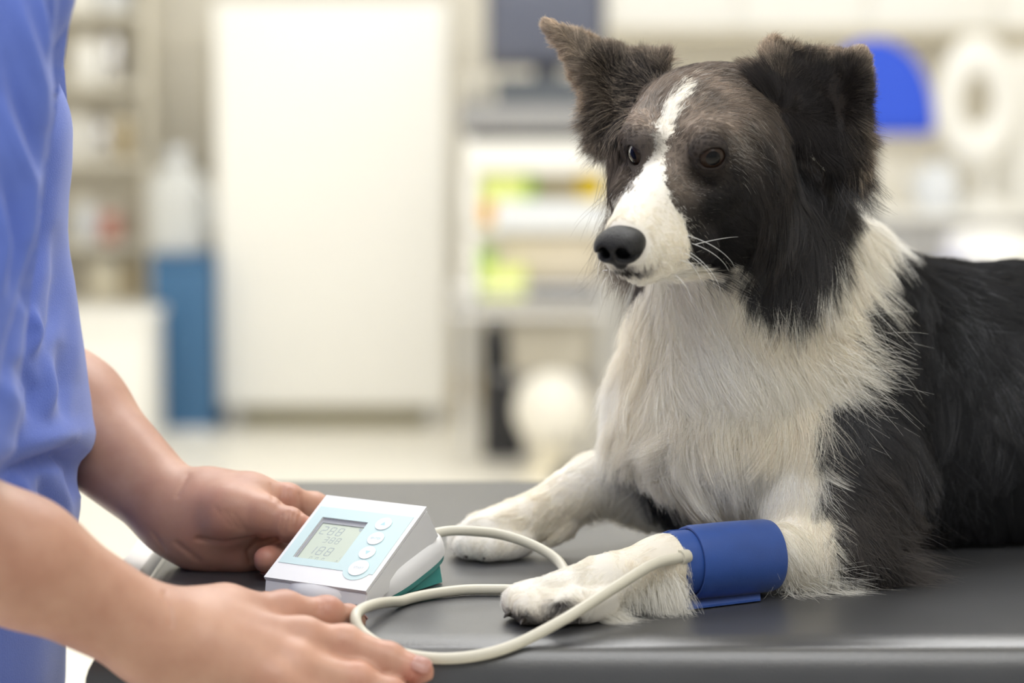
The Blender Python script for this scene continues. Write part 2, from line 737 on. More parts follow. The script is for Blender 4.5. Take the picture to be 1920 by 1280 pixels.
# blue bin and the jug on it
t = thing('blue_bin', 'slim steel-blue bin standing left of the tall white cabinet', 'bin', base(288, 396, 800, 8.0, .35, True))
lo, hi = prect(287, 496, 396, 790, 8.0, .34)
bm = bmesh.new()
add_box(bm, (lo[0], lo[1], .0), (hi[0], hi[1], hi[2]), .012, 3)
bm_link('body', bm, blue_m, t)
box('lid', (lo[0] - .004, lo[1] - .004, hi[2]), (hi[0] + .004, hi[1] + .004, hi[2] + .028), blue_m, t, .010, 3)
box('plinth_strip', (lo[0] + .004, lo[1] - .004, .0), (hi[0] - .004, lo[1] - .0005, .018), pale_m, t, .002)
c = at(330, 478, 8.1)
z0 = hi[2] + .028
t = thing('plastic_jug', 'pale plastic jug standing on the blue bin', 'jug', (c.x, 8.17, z0))
lathe('body', [(0, 0), (.095, 0), (.106, .012), (.108, .20), (.100, .235), (.070, .275), (.034, .300), (.030, .318), (0, .318)], clear_m, t, (c.x, 8.17, z0 + .001), 32)
lathe('cap', [(0, .0), (.036, .0), (.036, .032), (.030, .038), (0, .038)], pale_m, t, (c.x, 8.17, z0 + .3155), 24)
tube('handle', [(c.x + .09, 8.11, z0 + .22), (c.x + .125, 8.085, z0 + .20), (c.x + .125, 8.085, z0 + .11), (c.x + .095, 8.11, z0 + .08)], .012, clear_m, t)
# wall board with beige frame behind
t = thing('notice_board', 'plain pale board on the beige wall above the blue bin', 'board', base(300, 388, 300, 8.83, .02))
B('panel', 292, 92, 384, 300, 8.815, .03, mat('board_pale', lin(226, 222, 212), .6), t, .003)
lo, hi = prect(286, 86, 390, 306, 8.805, .04)
bm = bmesh.new()
for r in ((lo[0], lo[2], hi[0], lo[2] + .015), (lo[0], hi[2] - .015, hi[0], hi[2]), (lo[0], lo[2], lo[0] + .015, hi[2]), (hi[0] - .015, lo[2], hi[0], hi[2])):
    add_box(bm, (r[0], 8.805, r[1]), (r[2], 8.849, r[3]), .003)
bm_link('frame', bm, off_m, t)
# open shelving at the left with jars
t = thing('shelving_unit', 'open beige shelving unit with jars at the left of the back wall', 'shelf', base(60, 262, 800, 8.2, .4, True))
lo, hi = prect(30, -120, 262, 585, 8.25, .38)
shelf_m = mat('shelf_beige', lin(214, 209, 196), .55)
box('back_panel', (lo[0], 8.62, .3), (hi[0], 8.63, 1.72), shelf_m, t, .001)
for x in (lo[0], hi[0] - .03):
    box('side_panel', (x, 8.43, 0), (x + .03, 8.62, 1.72), shelf_m, t, .003)
zs_ = [at(150, y, 8.25).z for y in (580, 470, 310, 165, 25)]
for z in zs_:
    box('shelf_board', (lo[0] + .031, 8.43, z - .012), (hi[0] - .031, 8.619, z + .012), shelf_m, t, .002)
box('bottom_panel', (lo[0] + .031, 8.43, .02), (hi[0] - .031, 8.45, zs_[0] - .013), cream_m, t, .003)
jars = [  # px, shelf, width px, height px, kind, colour, words
    (160, 1, 46, 74, 0, pale_m, 'pale jar on the second lowest shelf'), (206, 1, 40, 60, 0, red_m, 'pinkish red tub on the second lowest shelf'),
    (146, 2, 40, 110, 0, cab_m, 'tall white bottle on the middle shelf'), (192, 2, 40, 60, 1, chrome_m, 'shiny metal canister on the middle shelf'), (236, 2, 34, 84, 0, tan_m, 'tan jar on the middle shelf'),
    (168, 3, 54, 120, 0, cab_m, 'broad white tub on the fourth shelf'), (216, 3, 40, 70, 1, chrome_m, 'shiny metal canister on the fourth shelf'),
    (160, 4, 60, 90, 0, cab_m, 'white canister on the top shelf'), (222, 4, 56, 110, 0, pale_m, 'pale grey canister on the top shelf'),
    (196, 0, 60, 70, 0, cream_m, 'squat cream tub on the lowest shelf'), (240, 0, 30, 90, 0, tan_m, 'slim tan bottle on the lowest shelf')]
for px, s, wp, hp, kind, m, words in jars:
    c = at(px, 300, 8.53)
    z = zs_[s] + .012
    r = wp * 8.36 / FPX / 2
    h = hp * (1.25 if s > 1 else 1.1) * 8.36 / FPX
    h = min(h, .165 if s < 4 else .24)
    j = thing('storage_jar', words + ' of the beige unit', 'jar', (c.x, 8.53, z), 'jars on the beige shelving')
    lathe('body', [(0, 0), (r * .92, 0), (r, .006), (r, h * .74), (r * .86, h * .84), (0, h * .84)], m, j, (c.x, 8.53, z + .0006), 24)
    lathe('lid', [(0, 0), (r * .9, 0), (r * .9, h * .13), (r * .8, h * .16), (0, h * .16)], m if kind else off_m, j, (c.x, 8.53, z + h * .842), 24)
# low white bench box in front of the shelving
t = thing('storage_bench', 'low white storage bench in front of the beige shelving', 'bench', base(60, 282, 820, 7.7, .4, True))
lo, hi = prect(20, 600, 272, 800, 7.55, .40)
box('body', (lo[0], 7.55, 0), (hi[0], 7.93, hi[2] - .02), cab_m, t, .006)
box('top', (lo[0] - .01, 7.535, hi[2] - .0195), (hi[0] + .01, 7.94, hi[2] + .01), cab_m, t, .006)

# ---- equipment trolley
t = thing('equipment_trolley', 'white equipment trolley with grey posts between the tall cabinet and the dog', 'trolley', base(870, 1130, 890, 7.2, .45, True))
l0, h0 = prect(866, 196, 1150, 246, 7.2, .46)
xl, xr = l0[0], h0[0]
for x, y in ((xl, 7.21), (xr - .03, 7.21), (xl, 7.62), (xr - .03, 7.62)):
    ps = tube('post', [(x + .012, y + .015, .055), (x + .012, y + .015, l0[2])], .012, lgrey_m, t)
    lathe('caster', [(0, -.012), (.024, -.012), (.027, 0), (.024, .012), (0, .012)], dark_m, ps, (x + .012, y + .015, .0275), 20,
          Matrix.Rotation(math.pi / 2, 4, 'X'))
box('top_shelf', (xl - .01, 7.19, l0[2]), (xr, 7.66, h0[2]), grey_p, t, .01)
B('drawer_gap', 876, 246, 1135, 264, 7.22, .4, black_m, t, .002)
B('drawer', 868, 264, 1140, 322, 7.2, .44, cab_m, t, .006)
B('side_panel', 868, 322, 892, 560, 7.2, .44, cab_m, t, .004)
B('shelf_board', 870, 428, 1140, 436, 7.2, .44, cab_m, t, .002)
B('shelf_board', 852, 560, 1140, 574, 7.2, .44, lgrey_m, t, .003)
lo, hi = prect(846, 540, 1140, 590, 7.17, .02)
for z in (lo[2], hi[2]):
    tube('rail', [(lo[0], 7.17, z), (hi[0], 7.17, z)], .006, chrome_m, t)
# laptop-like monitor on top
t = thing('computer_screen', 'dark grey computer screen on the top shelf of the trolley', 'screen', base(900, 1140, 195, 7.35, .2))
B('panel', 912, -110, 1136, 128, 7.36, .04, dark_m, t, .008)
B('display', 922, -100, 1126, 112, 7.3555, .004, mat('screen_off', lin(98, 102, 118), .25), t, .001)
B('neck', 1000, 128, 1050, 178, 7.40, .04, dark_m, t, .004)
lo, hi = prect(940, 172, 1110, 187, 7.33, .2)
box('base', (lo[0], 7.33, h0[2] + .0005), (hi[0], 7.5, h0[2] + .022), dark_m, t, .006)
t = thing('keyboard', 'dark keyboard box in front of the screen on the trolley', 'keyboard', base(930, 1110, 195, 7.2, .1))
lo, hi = prect(928, 148, 1118, 194, 7.215, .1)
bm = bmesh.new()
add_box(bm, (lo[0], 7.215, h0[2] + .0005), (hi[0], 7.31, hi[2]), .006, 2)
bm_link('body', bm, mat('slate', lin(84, 90, 98), .5), t)
bm = bmesh.new()
for i in range(9):
    for j in range(3):
        x = lo[0] + .012 + i * (hi[0] - lo[0] - .02) / 9
        y = 7.222 + j * .028
        add_box(bm, (x, y, hi[2] - .001), (x + .022, y + .022, hi[2] + .006), .002, 1)
bm_link('keys', bm, dark_m, t)
t = thing('plastic_tub', 'round pale grey tub at the left end of the trolley top', 'tub', base(868, 900, 190, 7.25, .1))
c = at(884, 190, 7.30)
lathe('body', [(0, 0), (.04, 0), (.046, .02), (.046, .06), (.03, .085), (0, .092)], mat('grey_beige', lin(186, 182, 172), .5), t, (c.x, 7.30, h0[2] + .001), 24)
# things on the shelves
def pack(name, x0, y0, x1, y1, Y, dep, m, words, cat='box', band=None, zfix=None):
    lo, hi = prect(x0, y0, x1, y1, Y, dep)
    if zfix is not None:
        hi = (hi[0], hi[1], hi[2] - lo[2] + zfix)
        lo = (lo[0], lo[1], zfix)
    tt = thing(name, words, cat, ((lo[0] + hi[0]) / 2, Y + dep / 2, lo[2]), 'things on the trolley shelves')
    box('body', lo, hi, m, tt, .004)
    if band is not None:
        h = hi[2] - lo[2]
        box('label_band', (lo[0] - .0006, lo[1] - .0012, lo[2] + h * .08), (lo[0] + (hi[0] - lo[0]) * .35, lo[1] + .001, lo[2] + h * .45), band, tt, .0004)
    return tt


zA = at(900, 428, 7.2).z + .0025
zB = at(900, 560, 7.2).z + .0025
pack('packet', 902, 326, 984, 424, 7.24, .12, lime_m, 'pale lime packet with an orange corner on the upper trolley shelf', 'packet', orange_m, zA)
pack('packet', 985, 326, 1004, 424, 7.25, .12, green_m, 'narrow green packet beside the lime one on the trolley', 'packet', None, zA)
pack('storage_box', 1006, 340, 1082, 424, 7.32, .12, tan_m, 'tan box at the back of the upper trolley shelf', 'box', None, zA)
pack('packet', 1083, 328, 1138, 424, 7.30, .10, yellow_m, 'bright yellow packet on the upper trolley shelf', 'packet', None, zA)
pack('tray', 926, 374, 1138, 424, 7.205, .03, pale_m, 'pale plastic tray standing in front of the packets', 'tray', None, zA)
pack('storage_box', 936, 448, 1136, 558, 7.25, .18, mat('box_tan', lin(214, 204, 184), .6), 'wide beige box on the lower trolley shelf', 'box', None, zB)
pack('packet', 897, 466, 926, 558, 7.215, .05, green_m, 'green upright packet at the left of the lower trolley shelf', 'packet', None, zB)
pack('folded_cloth', 905, 500, 985, 558, 7.195, .05, lime_m, 'pale lime folded cloth in front of the wide beige box', 'cloth', None, zB)
pack('folded_cloth', 990, 530, 1120, 558, 7.192, .05, dark_m, 'grey folded cloth in front of the wide beige box', 'cloth', None, zB)
# below the trolley
t = thing('floor_bag', 'black bag standing under the trolley', 'bag', base(906, 975, 820, 7.35, .2, True))
lo, hi = prect(904, 612, 984, 822, 7.5, .2)
bm = bmesh.new()
add_box(bm, (lo[0], 7.45, .001), (hi[0], 7.6, hi[2]), .02, 3)
for v in bm.verts:
    if v.co.z > .2:
        v.co.x = lo[0] + (v.co.x - lo[0]) * .72
bm_link('body', bm, black_m, t)
xm = (lo[0] + hi[0]) / 2 - .02
tube('strap', spline([(xm - .03, 7.45, hi[2] - .05), (xm - .03, 7.44, hi[2] + .03), (xm + .02, 7.44, hi[2] + .03), (xm + .03, 7.45, hi[2] - .05)], 6), .006, dark_m, t)
lo, hi = prect(940, 612, 1096, 700, 7.45, .2)
t = thing('instrument_case', 'beige case on a grey rack under the trolley', 'case', ((lo[0] + hi[0]) / 2, 7.55, lo[2]))
box('body', lo, hi, mat('case_beige', lin(206, 200, 186), .55), t, .008)
box('rack', (lo[0] - .02, 7.44, lo[2] - .02), (hi[0] + .02, 7.66, lo[2] - .0005), grey_p, t, .003)
for x in (lo[0] - .015, hi[0] + .003):
    for y in (7.45, 7.64):
        box('rack_leg', (x, y, 0), (x + .012, y + .012, lo[2] - .02), grey_p, t, .002)
c = at(1036, 765, 7.15)
r_ = 74 * 7.15 / FPX
t = thing('floor_ball', 'round white ball-shaped float under the trolley shelf', 'ball', (c.x, 7.12, c.z - r_))
ball_m = mat('ball_cream', lin(226, 222, 212), .5)
lathe('body', [(r_ * math.sin(a), -r_ * math.cos(a)) for a in np.linspace(0, math.pi, 24)], ball_m, t, (c.x, 7.12, c.z), 40)
lathe('stand', [(0, 0), (.09, 0), (.09, .02), (.05, .03), (.045, max(.06, c.z - r_ * .9)), (0, max(.06, c.z - r_ * .9))], cream_m, t, (c.x, 7.12, 0), 28)
t = thing('pedal', 'dark pedal on the floor in front of the white ball', 'pedal', base(1030, 1115, 880, 6.95, .1, True))
lo, hi = prect(1036, 842, 1120, 886, 6.98, .14)
bm = bmesh.new()
add_box(bm, (lo[0], 6.98, .0), (hi[0], 7.10, .03), .006, 2)
bm_link('base', bm, dark_m, t)
bm = bmesh.new()
add_box(bm, (lo[0] + .01, 6.985, .0305), (hi[0] - .01, 7.09, .05), .008, 2)
bm_link('tread', bm, black_m, t)

# ---- counter and cupboards at the right
t = thing('wall_cupboard', 'long white wall cupboard above the counter at the right', 'cupboard', base(1140, 2000, 90, 8.4, .4))
lo, hi = prect(1142, -190, 2120, 66, 8.45, .39)
box('body', (lo[0], 8.46, lo[2] + .02), hi, cab_m, t, .004)
n_ = 4
for k in range(n_):
    a, b = lo[0] + (hi[0] - lo[0]) * k / n_, lo[0] + (hi[0] - lo[0]) * (k + 1) / n_
    d_ = box('door', (a + .004, 8.44, lo[2] + .024), (b - .004, 8.459, hi[2] - .004), cab_m, t, .004)
    box('handle', (b - .12, 8.425, lo[2] + .05), (b - .04, 8.4395, lo[2] + .06), lgrey_m, d_, .002)
box('light_rail', (lo[0], 8.45, lo[2] - .006), (hi[0], 8.80, lo[2] + .0195), mat('rail_tan', lin(214, 206, 186), .5), t, .003)
t = thing('counter', 'long white counter with grey drawers along the right of the back wall', 'counter', base(1140, 2000, 800, 8.1, .6, True))
lo, hi = prect(1150, 398, 2140, 412, 8.05, .74)
box('worktop', (lo[0], 8.03, lo[2]), (hi[0], 8.80, hi[2]), cab_m, t, .006)
box('carcass', (lo[0] + .01, 8.10, 0), (hi[0] - .01, 8.78, lo[2] - .0005), off_m, t, .003)
for k in range(5):
    a, b = lo[0] + .01 + (hi[0] - lo[0] - .02) * k / 5, lo[0] + .01 + (hi[0] - lo[0] - .02) * (k + 1) / 5
    zz = lo[2] - .006
    for q, hh in enumerate((.13, .20, .30)):
        d_ = box('drawer', (a + .004, 8.078, zz - hh), (b - .004, 8.0995, zz), mat('drawer_grey', lin(176, 176, 178), .45), t, .004)
        box('handle', ((a + b) / 2 - .06, 8.062, zz - hh / 2 - .005), ((a + b) / 2 + .06, 8.0775, zz - hh / 2 + .005), chrome_m, d_, .002)
        zz -= hh + .005
zC = hi[2] + .001
t = thing('splash_shelf', 'cream splash shelf along the wall above the counter', 'shelf', base(1200, 2000, 300, 8.6, .2))
lo, hi = prect(1150, 296, 2140, 372, 8.55, .29)
box('body', (lo[0], 8.56, zC), (hi[0], 8.84, hi[2]), off_m, t, .004)
# blue chair back
c = at(1640, 165, 7.3)
t = thing('office_chair', 'office chair with a rounded royal blue backrest by the counter', 'chair', (c.x, 7.15, 0))
rx, top_, bot_ = 112 * 7.3 / FPX, at(1640, 74, 7.3).z, at(1640, 252, 7.3).z
bm = bmesh.new()
prof = [(-rx, bot_ + .01)] + [(rx * math.cos(a), bot_ + .02 + (top_ - bot_ - .02) * max(0, math.sin(a)) ** .9) for a in np.linspace(math.pi, 0, 26)] + [(rx, bot_ + .01), (rx - .02, bot_), (-rx + .02, bot_)]
prism_bm(bm, prof, 7.28, 7.34, Matrix(((1, 0, 0, c.x), (0, 0, 1, 0), (0, 1, 0, 0), (0, 0, 0, 1))))
bmesh.ops.bevel(bm, geom=[e for e in bm.edges if abs(e.verts[0].co.y - e.verts[1].co.y) < 1e-5], offset=.018, segments=3, affect='EDGES')
bm_link('backrest', bm, royal_m, t)
tube('back_stem', spline([(c.x, 7.35, bot_ + .12), (c.x, 7.38, bot_ - .1), (c.x, 7.34, .60), (c.x, 7.2, .55)], 8), .016, black_m, t)
box('seat', (c.x - .2, 6.92, .56), (c.x + .2, 7.30, .63), royal_m, t, .025, 4)
tube('column', [(c.x, 7.12, .08), (c.x, 7.12, .56)], .024, black_m, t)
for k in range(5):
    a = 2 * math.pi * k / 5 + .3
    e_ = (c.x + .26 * math.cos(a), 7.12 + .26 * math.sin(a), .06)
    lg = tube('leg', [(c.x, 7.12, .10), e_], [.02, .013], black_m, t)
    lathe('caster', [(0, -.012), (.022, -.012), (.026, 0), (.022, .012), (0, .012)], black_m, lg, (e_[0], e_[1], .027), 16, Matrix.Rotation(math.pi / 2, 4, 'X') )
# magnifier lamp
c = at(1842, 190, 8.1)
t = thing('magnifier_lamp', 'white ring magnifier lamp standing on the counter at the right', 'lamp', (c.x, 8.2, zC))
bm = bmesh.new()
nA, nB = 40, 14
R1, R2 = 108 * 8.1 / FPX, 40 * 8.1 / FPX
rings = []
for i in range(nA):
    a = 2 * math.pi * i / nA
    ring = []
    for j in range(nB):
        b = 2 * math.pi * j / nB
        rr = .80 * R1 + R2 * math.cos(b)
        ring.append(bm.verts.new((c.x + rr * .62 * math.cos(a), 8.2 + R2 * .9 * math.sin(b), c.z + rr * math.sin(a))))
    rings.append(ring)
for i in range(nA):
    for j in range(nB):
        bm.faces.new((rings[i][j], rings[(i + 1) % nA][j], rings[(i + 1) % nA][(j + 1) % nB], rings[i][(j + 1) % nB]))
bm_link('ring_head', bm, cab_m, t)
tube('stem', [(c.x + .04, 8.22, zC + .02), (c.x + .04, 8.22, c.z - R1 * .9)], .02, cab_m, t)
lathe('base', [(0, 0), (.11, 0), (.11, .02), (.06, .04), (0, .04)], cab_m, t, (c.x + .04, 8.22, zC), 28)
t = thing('white_canister', 'tall white canister beside the ring lamp on the counter', 'canister', base(1870, 1960, 390, 8.3, .2))
c2 = at(1925, 300, 8.4)
hC = at(1925, 90, 8.4).z - zC
lathe('body', [(0, 0), (.10, 0), (.105, .01), (.105, hC - .05), (.09, hC - .03), (0, hC - .03)], cab_m, t, (c2.x, 8.42, zC), 32)
lathe('lid', [(0, 0), (.092, 0), (.092, .03), (0, .034)], off_m, t, (c2.x, 8.42, zC + hC - .0295), 32)
c = at(1772, 278, 8.0)
t = thing('round_kettle', 'round pale kettle below the ring lamp on the counter', 'kettle', (c.x, 8.14, zC))
kr = 42 * 8.1 / FPX
lathe('body', [(0, 0), (kr * .8, 0), (kr, kr * .6), (kr * 1.02, kr), (kr * .85, kr * 1.7), (kr * .5, kr * 2.05), (0, kr * 2.15)], pale_m, t, (c.x, 8.13, zC), 32)
lathe('knob', [(0, 0), (.012, 0), (.014, .012), (0, .02)], grey_p, t, (c.x, 8.13, zC + kr * 2.14), 16)
tube('spout', [(c.x - kr * .8, 8.13, zC + kr * .9), (c.x - kr * 1.3, 8.12, zC + kr * 1.5)], [.016, .010], pale_m, t)
# white basin stool in front of the counter
c = at(1860, 455, 7.2)
t = thing('round_stool', 'round white padded stool in front of the grey drawers', 'stool', (c.x, 7.2, 0))
sr = 90 * 7.2 / FPX
lathe('seat', [(0, -.075), (sr * .9, -.07), (sr, -.04), (sr, 0), (sr * .85, .03), (sr * .4, .042), (0, .045)], cab_m, t, (c.x, 7.2, c.z), 36)
tube('column', [(c.x, 7.2, .05), (c.x, 7.2, c.z - .07)], .025, chrome_m, t)
lathe('base', [(0, 0), (.2, 0), (.2, .015), (.05, .05), (0, .05)], chrome_m, t, (c.x, 7.2, 0), 32)
# ================================================================ examination table
TZ = 0.85
vinyl_m = mat('black_vinyl', (0.043, 0.044, 0.048), 0.34, spec=1.0, noise=.25, nscale=14, bump=.10, bscale=700)
steel_m = mat('brushed_steel', (0.62, 0.62, 0.61), 0.32, metal=.9)
white_metal_m = mat('white_metal', (0.80, 0.80, 0.79), 0.35)
table = thing('examination_table', 'examination table with a padded black vinyl top', 'table', (0.5, 1.88, 0))
bm = bmesh.new()
bmesh.ops.create_cube(bm, size=1)
lo, hi = Vector((-.285, 1.57, .775)), Vector((1.32, 2.222, TZ))
for v in bm.verts:
    v.co = Vector([(hi[i] + lo[i]) / 2 + v.co[i] * (hi[i] - lo[i]) for i in range(3)])
es = [e for e in bm.edges if abs(e.verts[0].co.z - e.verts[1].co.z) < 1e-4]
bmesh.ops.bevel(bm, geom=es, offset=.030, segments=8, affect='EDGES', profile=.5)
bm_link('pad', bm, vinyl_m, table)
box('underframe', (-.262, 1.60, .725), (1.30, 2.16, .775), steel_m, table, .004)
for sx, sy in ((-.255, 1.605), (-.255, 2.115), (1.25, 1.605), (1.25, 2.115)):
    lg = box('leg', (sx, sy, .02), (sx + .04, sy + .04, .73), steel_m, table, .004)
    lathe('foot', [(0, 0), (.026, 0), (.026, .008), (.018, .022), (0, .022)], mat('rubber_black', (.02, .02, .02), .7), lg, (sx + .02, sy + .02, 0), 20)
box('shelf', (-.24, 1.62, .22), (1.27, 2.14, .245), steel_m, table, .004)
# bright steel strip along the open end
box('end_rail', (-.306, 1.64, .828), (-.2853, 2.18, .847), white_metal_m, table, .003)

# ================================================================ blood pressure monitor
W = 0.0905
DEV_O = Vector((-.177, 1.72, TZ))
DEV_R = math.atan2(-.53, .85)
dev = thing('blood_pressure_monitor', 'white blood pressure monitor with pale aqua panel and teal base on the black table', 'monitor', DEV_O, rotz=DEV_R)
shell_m = mat('white_plastic', (0.80, 0.80, 0.81), 0.28, spec=.45)
teal_m = mat('teal_plastic', (0.085, 0.42, 0.39), 0.35)
aqua_m = mat('aqua_print', (0.56, 0.71, 0.725), 0.35)
aqua_d = mat('aqua_ink', (0.42, 0.66, 0.70), 0.35)
grey_m = mat('grey_bezel', (0.36, 0.37, 0.40), 0.4)
lcd_m = mat('lcd_glass', (0.58, 0.65, 0.55), 0.25)
ink_m = mat('lcd_segment', (0.36, 0.42, 0.44), 0.4)
SL = math.radians(32.1)
FM = Matrix(((1, 0, 0, 0), (0, math.cos(SL), -math.sin(SL), 0), (0, math.sin(SL), math.cos(SL), .017), (0, 0, 0, 1)))  # face plane


def yzx(v):            # (y, z, x) -> (x, y, z)
    return Matrix(((0, 0, 1, 0), (1, 0, 0, 0), (0, 1, 0, 0), (0, 0, 0, 1)))


V0, V1 = -.0065, .0845
cs, sn = math.cos(SL), math.sin(SL)
T_ = .0022             # thickness of the face plate


def fpt(v, w=0.0):
    return (v * cs - w * sn, .017 + v * sn + w * cs)


bm = bmesh.new()
prism_bm(bm, [(fpt(V0)[0], .0018), fpt(V0, -T_), fpt(V1, -T_), (.0885, .037), (.050, .016), (.012, .0035)], 0, W, yzx(0))
bmesh.ops.bevel(bm, geom=[e for e in bm.edges if len(e.link_faces) == 2 and e.calc_face_angle(0) > .6], offset=.0012, segments=2, affect='EDGES')
o_ = bm_link('housing', bm, shell_m, dev)
LU0, LU1, LV0, LV1 = .0115, .0525, .0168, .0608


def frame_plate(bm, outer, hole, lo, hi, M):
    """plate with a rectangular hole: outer polygon split into quads round the hole"""
    (a0, b0, a1, b1), (c0, d0, c1, d1) = outer, hole
    for r in ((a0, b0, a1, d0), (a0, d1, a1, b1), (a0, d0, c0, d1), (c1, d0, a1, d1)):
        prism_bm(bm, [(r[0], r[1]), (r[2], r[1]), (r[2], r[3]), (r[0], r[3])], lo, hi, M)


bm = bmesh.new()
frame_plate(bm, (0, V0, W, V1), (LU0, LV0, LU1, LV1), -T_ - .0002, 0, FM)
bmesh.ops.remove_doubles(bm, verts=bm.verts, dist=1e-6)
bm_link('face_plate', bm, shell_m, dev, smooth=False)
bm = bmesh.new()
frame_plate(bm, (.0028, .0098, .0868, .0718), (LU0, LV0, LU1, LV1), -.0002, .00035, FM)
c0, c1 = Vector((.0722, .0142)), .0122
arc = [(c0.x + c1 * math.cos(a), c0.y + c1 * math.sin(a)) for a in np.linspace(math.pi * 1.02, math.pi * 1.98, 20)]
prism_bm(bm, arc + [(.0845, .0142), (.0600, .0142)], -.0002, .00036, FM)
bm_link('display_panel', bm, aqua_m, dev, smooth=False)
bm = bmesh.new()
frame_plate(bm, (LU0, LV0, LU1, LV1), (LU0 + .0022, LV0 + .0004, LU1 - .0004, LV1 - .0042), -.0019, -.0012, FM)
bm_link('bezel', bm, grey_m, dev, smooth=False)
bm = bmesh.new()
prism_bm(bm, [(LU0, LV0), (LU1, LV0), (LU1, LV1), (LU0, LV1)], -T_ - .0002, -.0018, FM)
lcd = bm_link('lcd_screen', bm, lcd_m, dev, smooth=False)
SEG = {'0': 'abcdef', '1': 'bc', '2': 'abged', '3': 'abgcd', '8': 'abcdefg'}


def digit(bm, ch, u, v, h, skew=.12):
    w = h * .52
    t = h * .085
    g = t * .7
    S = {'a': ((0, 1), (1, 1)), 'g': ((0, .5), (1, .5)), 'd': ((0, 0), (1, 0)), 'f': ((0, .5), (0, 1)), 'b': ((1, .5), (1, 1)),
         'e': ((0, 0), (0, .5)), 'c': ((1, 0), (1, .5))}
    for s in SEG[ch]:
        (x0, y0), (x1, y1) = S[s]
        p, q = Vector((x0 * w, y0 * h)), Vector((x1 * w, y1 * h))
        d = (q - p).normalized()
        p, q = p + d * g, q - d * g
        n = Vector((-d.y, d.x)) * t * .5
        poly = [p - d * t * .5, p - n, q - n, q + d * t * .5, q + n, p + n]
        prism_bm(bm, [(u + k.x + k.y * skew, v + k.y) for k in poly], -.0018, -.00172, FM)


for txt, u, v, h in (('288', .0165, .0455, .0078), ('388', .0245, .0372, .0058), ('188', .0185, .0242, .0082), ('000', .0235, .0178, .0036)):
    bm = bmesh.new()
    for i, ch in enumerate(txt):
        digit(bm, ch, u + i * h * (.92 if h > .004 else 1.5), v, h)
    bm_link('digits', bm, ink_m, lcd, smooth=False)
bm = bmesh.new()
heart = [(0, -.0019), (.0019, .0003), (.0016, .0014), (.0008, .0017), (0, .0011), (-.0008, .0017), (-.0016, .0014), (-.0019, .0003)]
prism_bm(bm, [(.0492 + a, .0540 + b) for a, b in heart], -.0018, -.00172, FM)
bm_link('heart_symbol', bm, ink_m, lcd, smooth=False)
bm = bmesh.new()
digit(bm, '1', .0475, .0225, .0028)
digit(bm, '2', .0468, .0180, .0028)
bm_link('digits', bm, ink_m, lcd, smooth=False)


def label_text(name, s, size, M, m, parent, ext=.00006):
    cu = bpy.data.curves.new(name, 'FONT')
    cu.body = s
    cu.size = size
    cu.align_x = 'CENTER'
    cu.align_y = 'CENTER'
    cu.extrude = ext
    cu.materials.append(m)
    tmp = bpy.data.objects.new(name, cu)
    COL.objects.link(tmp)
    me = bpy.data.meshes.new_from_object(tmp)
    bpy.data.objects.remove(tmp)
    bpy.data.curves.remove(cu)
    me.transform(M)
    if not me.materials:
        me.materials.append(m)
    o = bpy.data.objects.new(name, me)
    COL.objects.link(o)
    o.parent = parent
    return o


text_m = mat('button_print', (0.55, 0.66, 0.70), 0.4)
for i, (u, v, r) in enumerate(((.0664, .0610, .0066), (.0687, .0453, .0066), (.0701, .0302, .0066), (.0721, .0142, .0080))):
    bm = bmesh.new()
    for rr, w0, w1 in ((r, .0003, .0009), ):
        prism_bm(bm, [(u + rr * math.cos(a), v + rr * math.sin(a)) for a in np.linspace(0, 2 * math.pi, 33)[:-1]], w0, w1, FM)
    bt = bm_link('button', bm, shell_m, dev, smooth=False)
    bm = bmesh.new()
    ring = [(math.cos(a), math.sin(a)) for a in np.linspace(0, 2 * math.pi, 33)[:-1]]
    for k in range(32):
        (x0, y0), (x1, y1) = ring[k], ring[(k + 1) % 32]
        prism_bm(bm, [(u + x0 * r * 1.06, v + y0 * r * 1.06), (u + x1 * r * 1.06, v + y1 * r * 1.06), (u + x1 * r, v + y1 * r), (u + x0 * r, v + y0 * r)], .0002, .00045, FM)
    bm_link('button_rim', bm, aqua_d, bt, smooth=False)
    if i in (0, 2):
        s = 1 if i == 0 else -1
        bm = bmesh.new()
        prism_bm(bm, [(u - .0021, v - .0017 * s), (u + .0021, v - .0017 * s), (u, v + .0021 * s)][::s], .0009, .00097, FM)
        bm_link('arrow_symbol', bm, aqua_d, bt, smooth=False)
    else:
        label_text('lettering', 'ENTER' if i == 1 else 'START', .0029, FM @ Matrix.Translation((u, v, .00092)), aqua_d if i == 1 else text_m, bt)
# rounded cradle: white upper shell, teal lower shell
TL_ = math.radians(14.8)
CM = Matrix(((1, 0, 0, 0), (0, math.cos(TL_), -math.sin(TL_), 0), (0, math.sin(TL_), math.cos(TL_), 0), (0, 0, 0, 1)))
CM = Matrix.Translation((W / 2, .0505, .0105)) @ CM


def rounded(name, levels, m):
    bm = bmesh.new()
    n = 56
    rings = []
    for sx, sy, w in levels:
        ring = []
        for k in range(n):
            a = 2 * math.pi * k / n
            e = 2 / 2.2 if math.sin(a) < 0 else 2 / 4.2
            x = math.copysign(abs(math.cos(a)) ** e, math.cos(a)) * .0490 * sx
            y = math.copysign(abs(math.sin(a)) ** e, math.sin(a)) * .0615 * sy
            p = CM @ Vector((x, y, w))
            p.z = max(p.z, .0008)
            ring.append(bm.verts.new(p))
        rings.append(ring)
    for a, b in zip(rings, rings[1:]):
        for k in range(n):
            bm.faces.new((a[k], a[(k + 1) % n], b[(k + 1) % n], b[k]))
    bm.faces.new(rings[0][::-1])
    bm.faces.new(rings[-1])
    return bm_link(name, bm, m, dev)


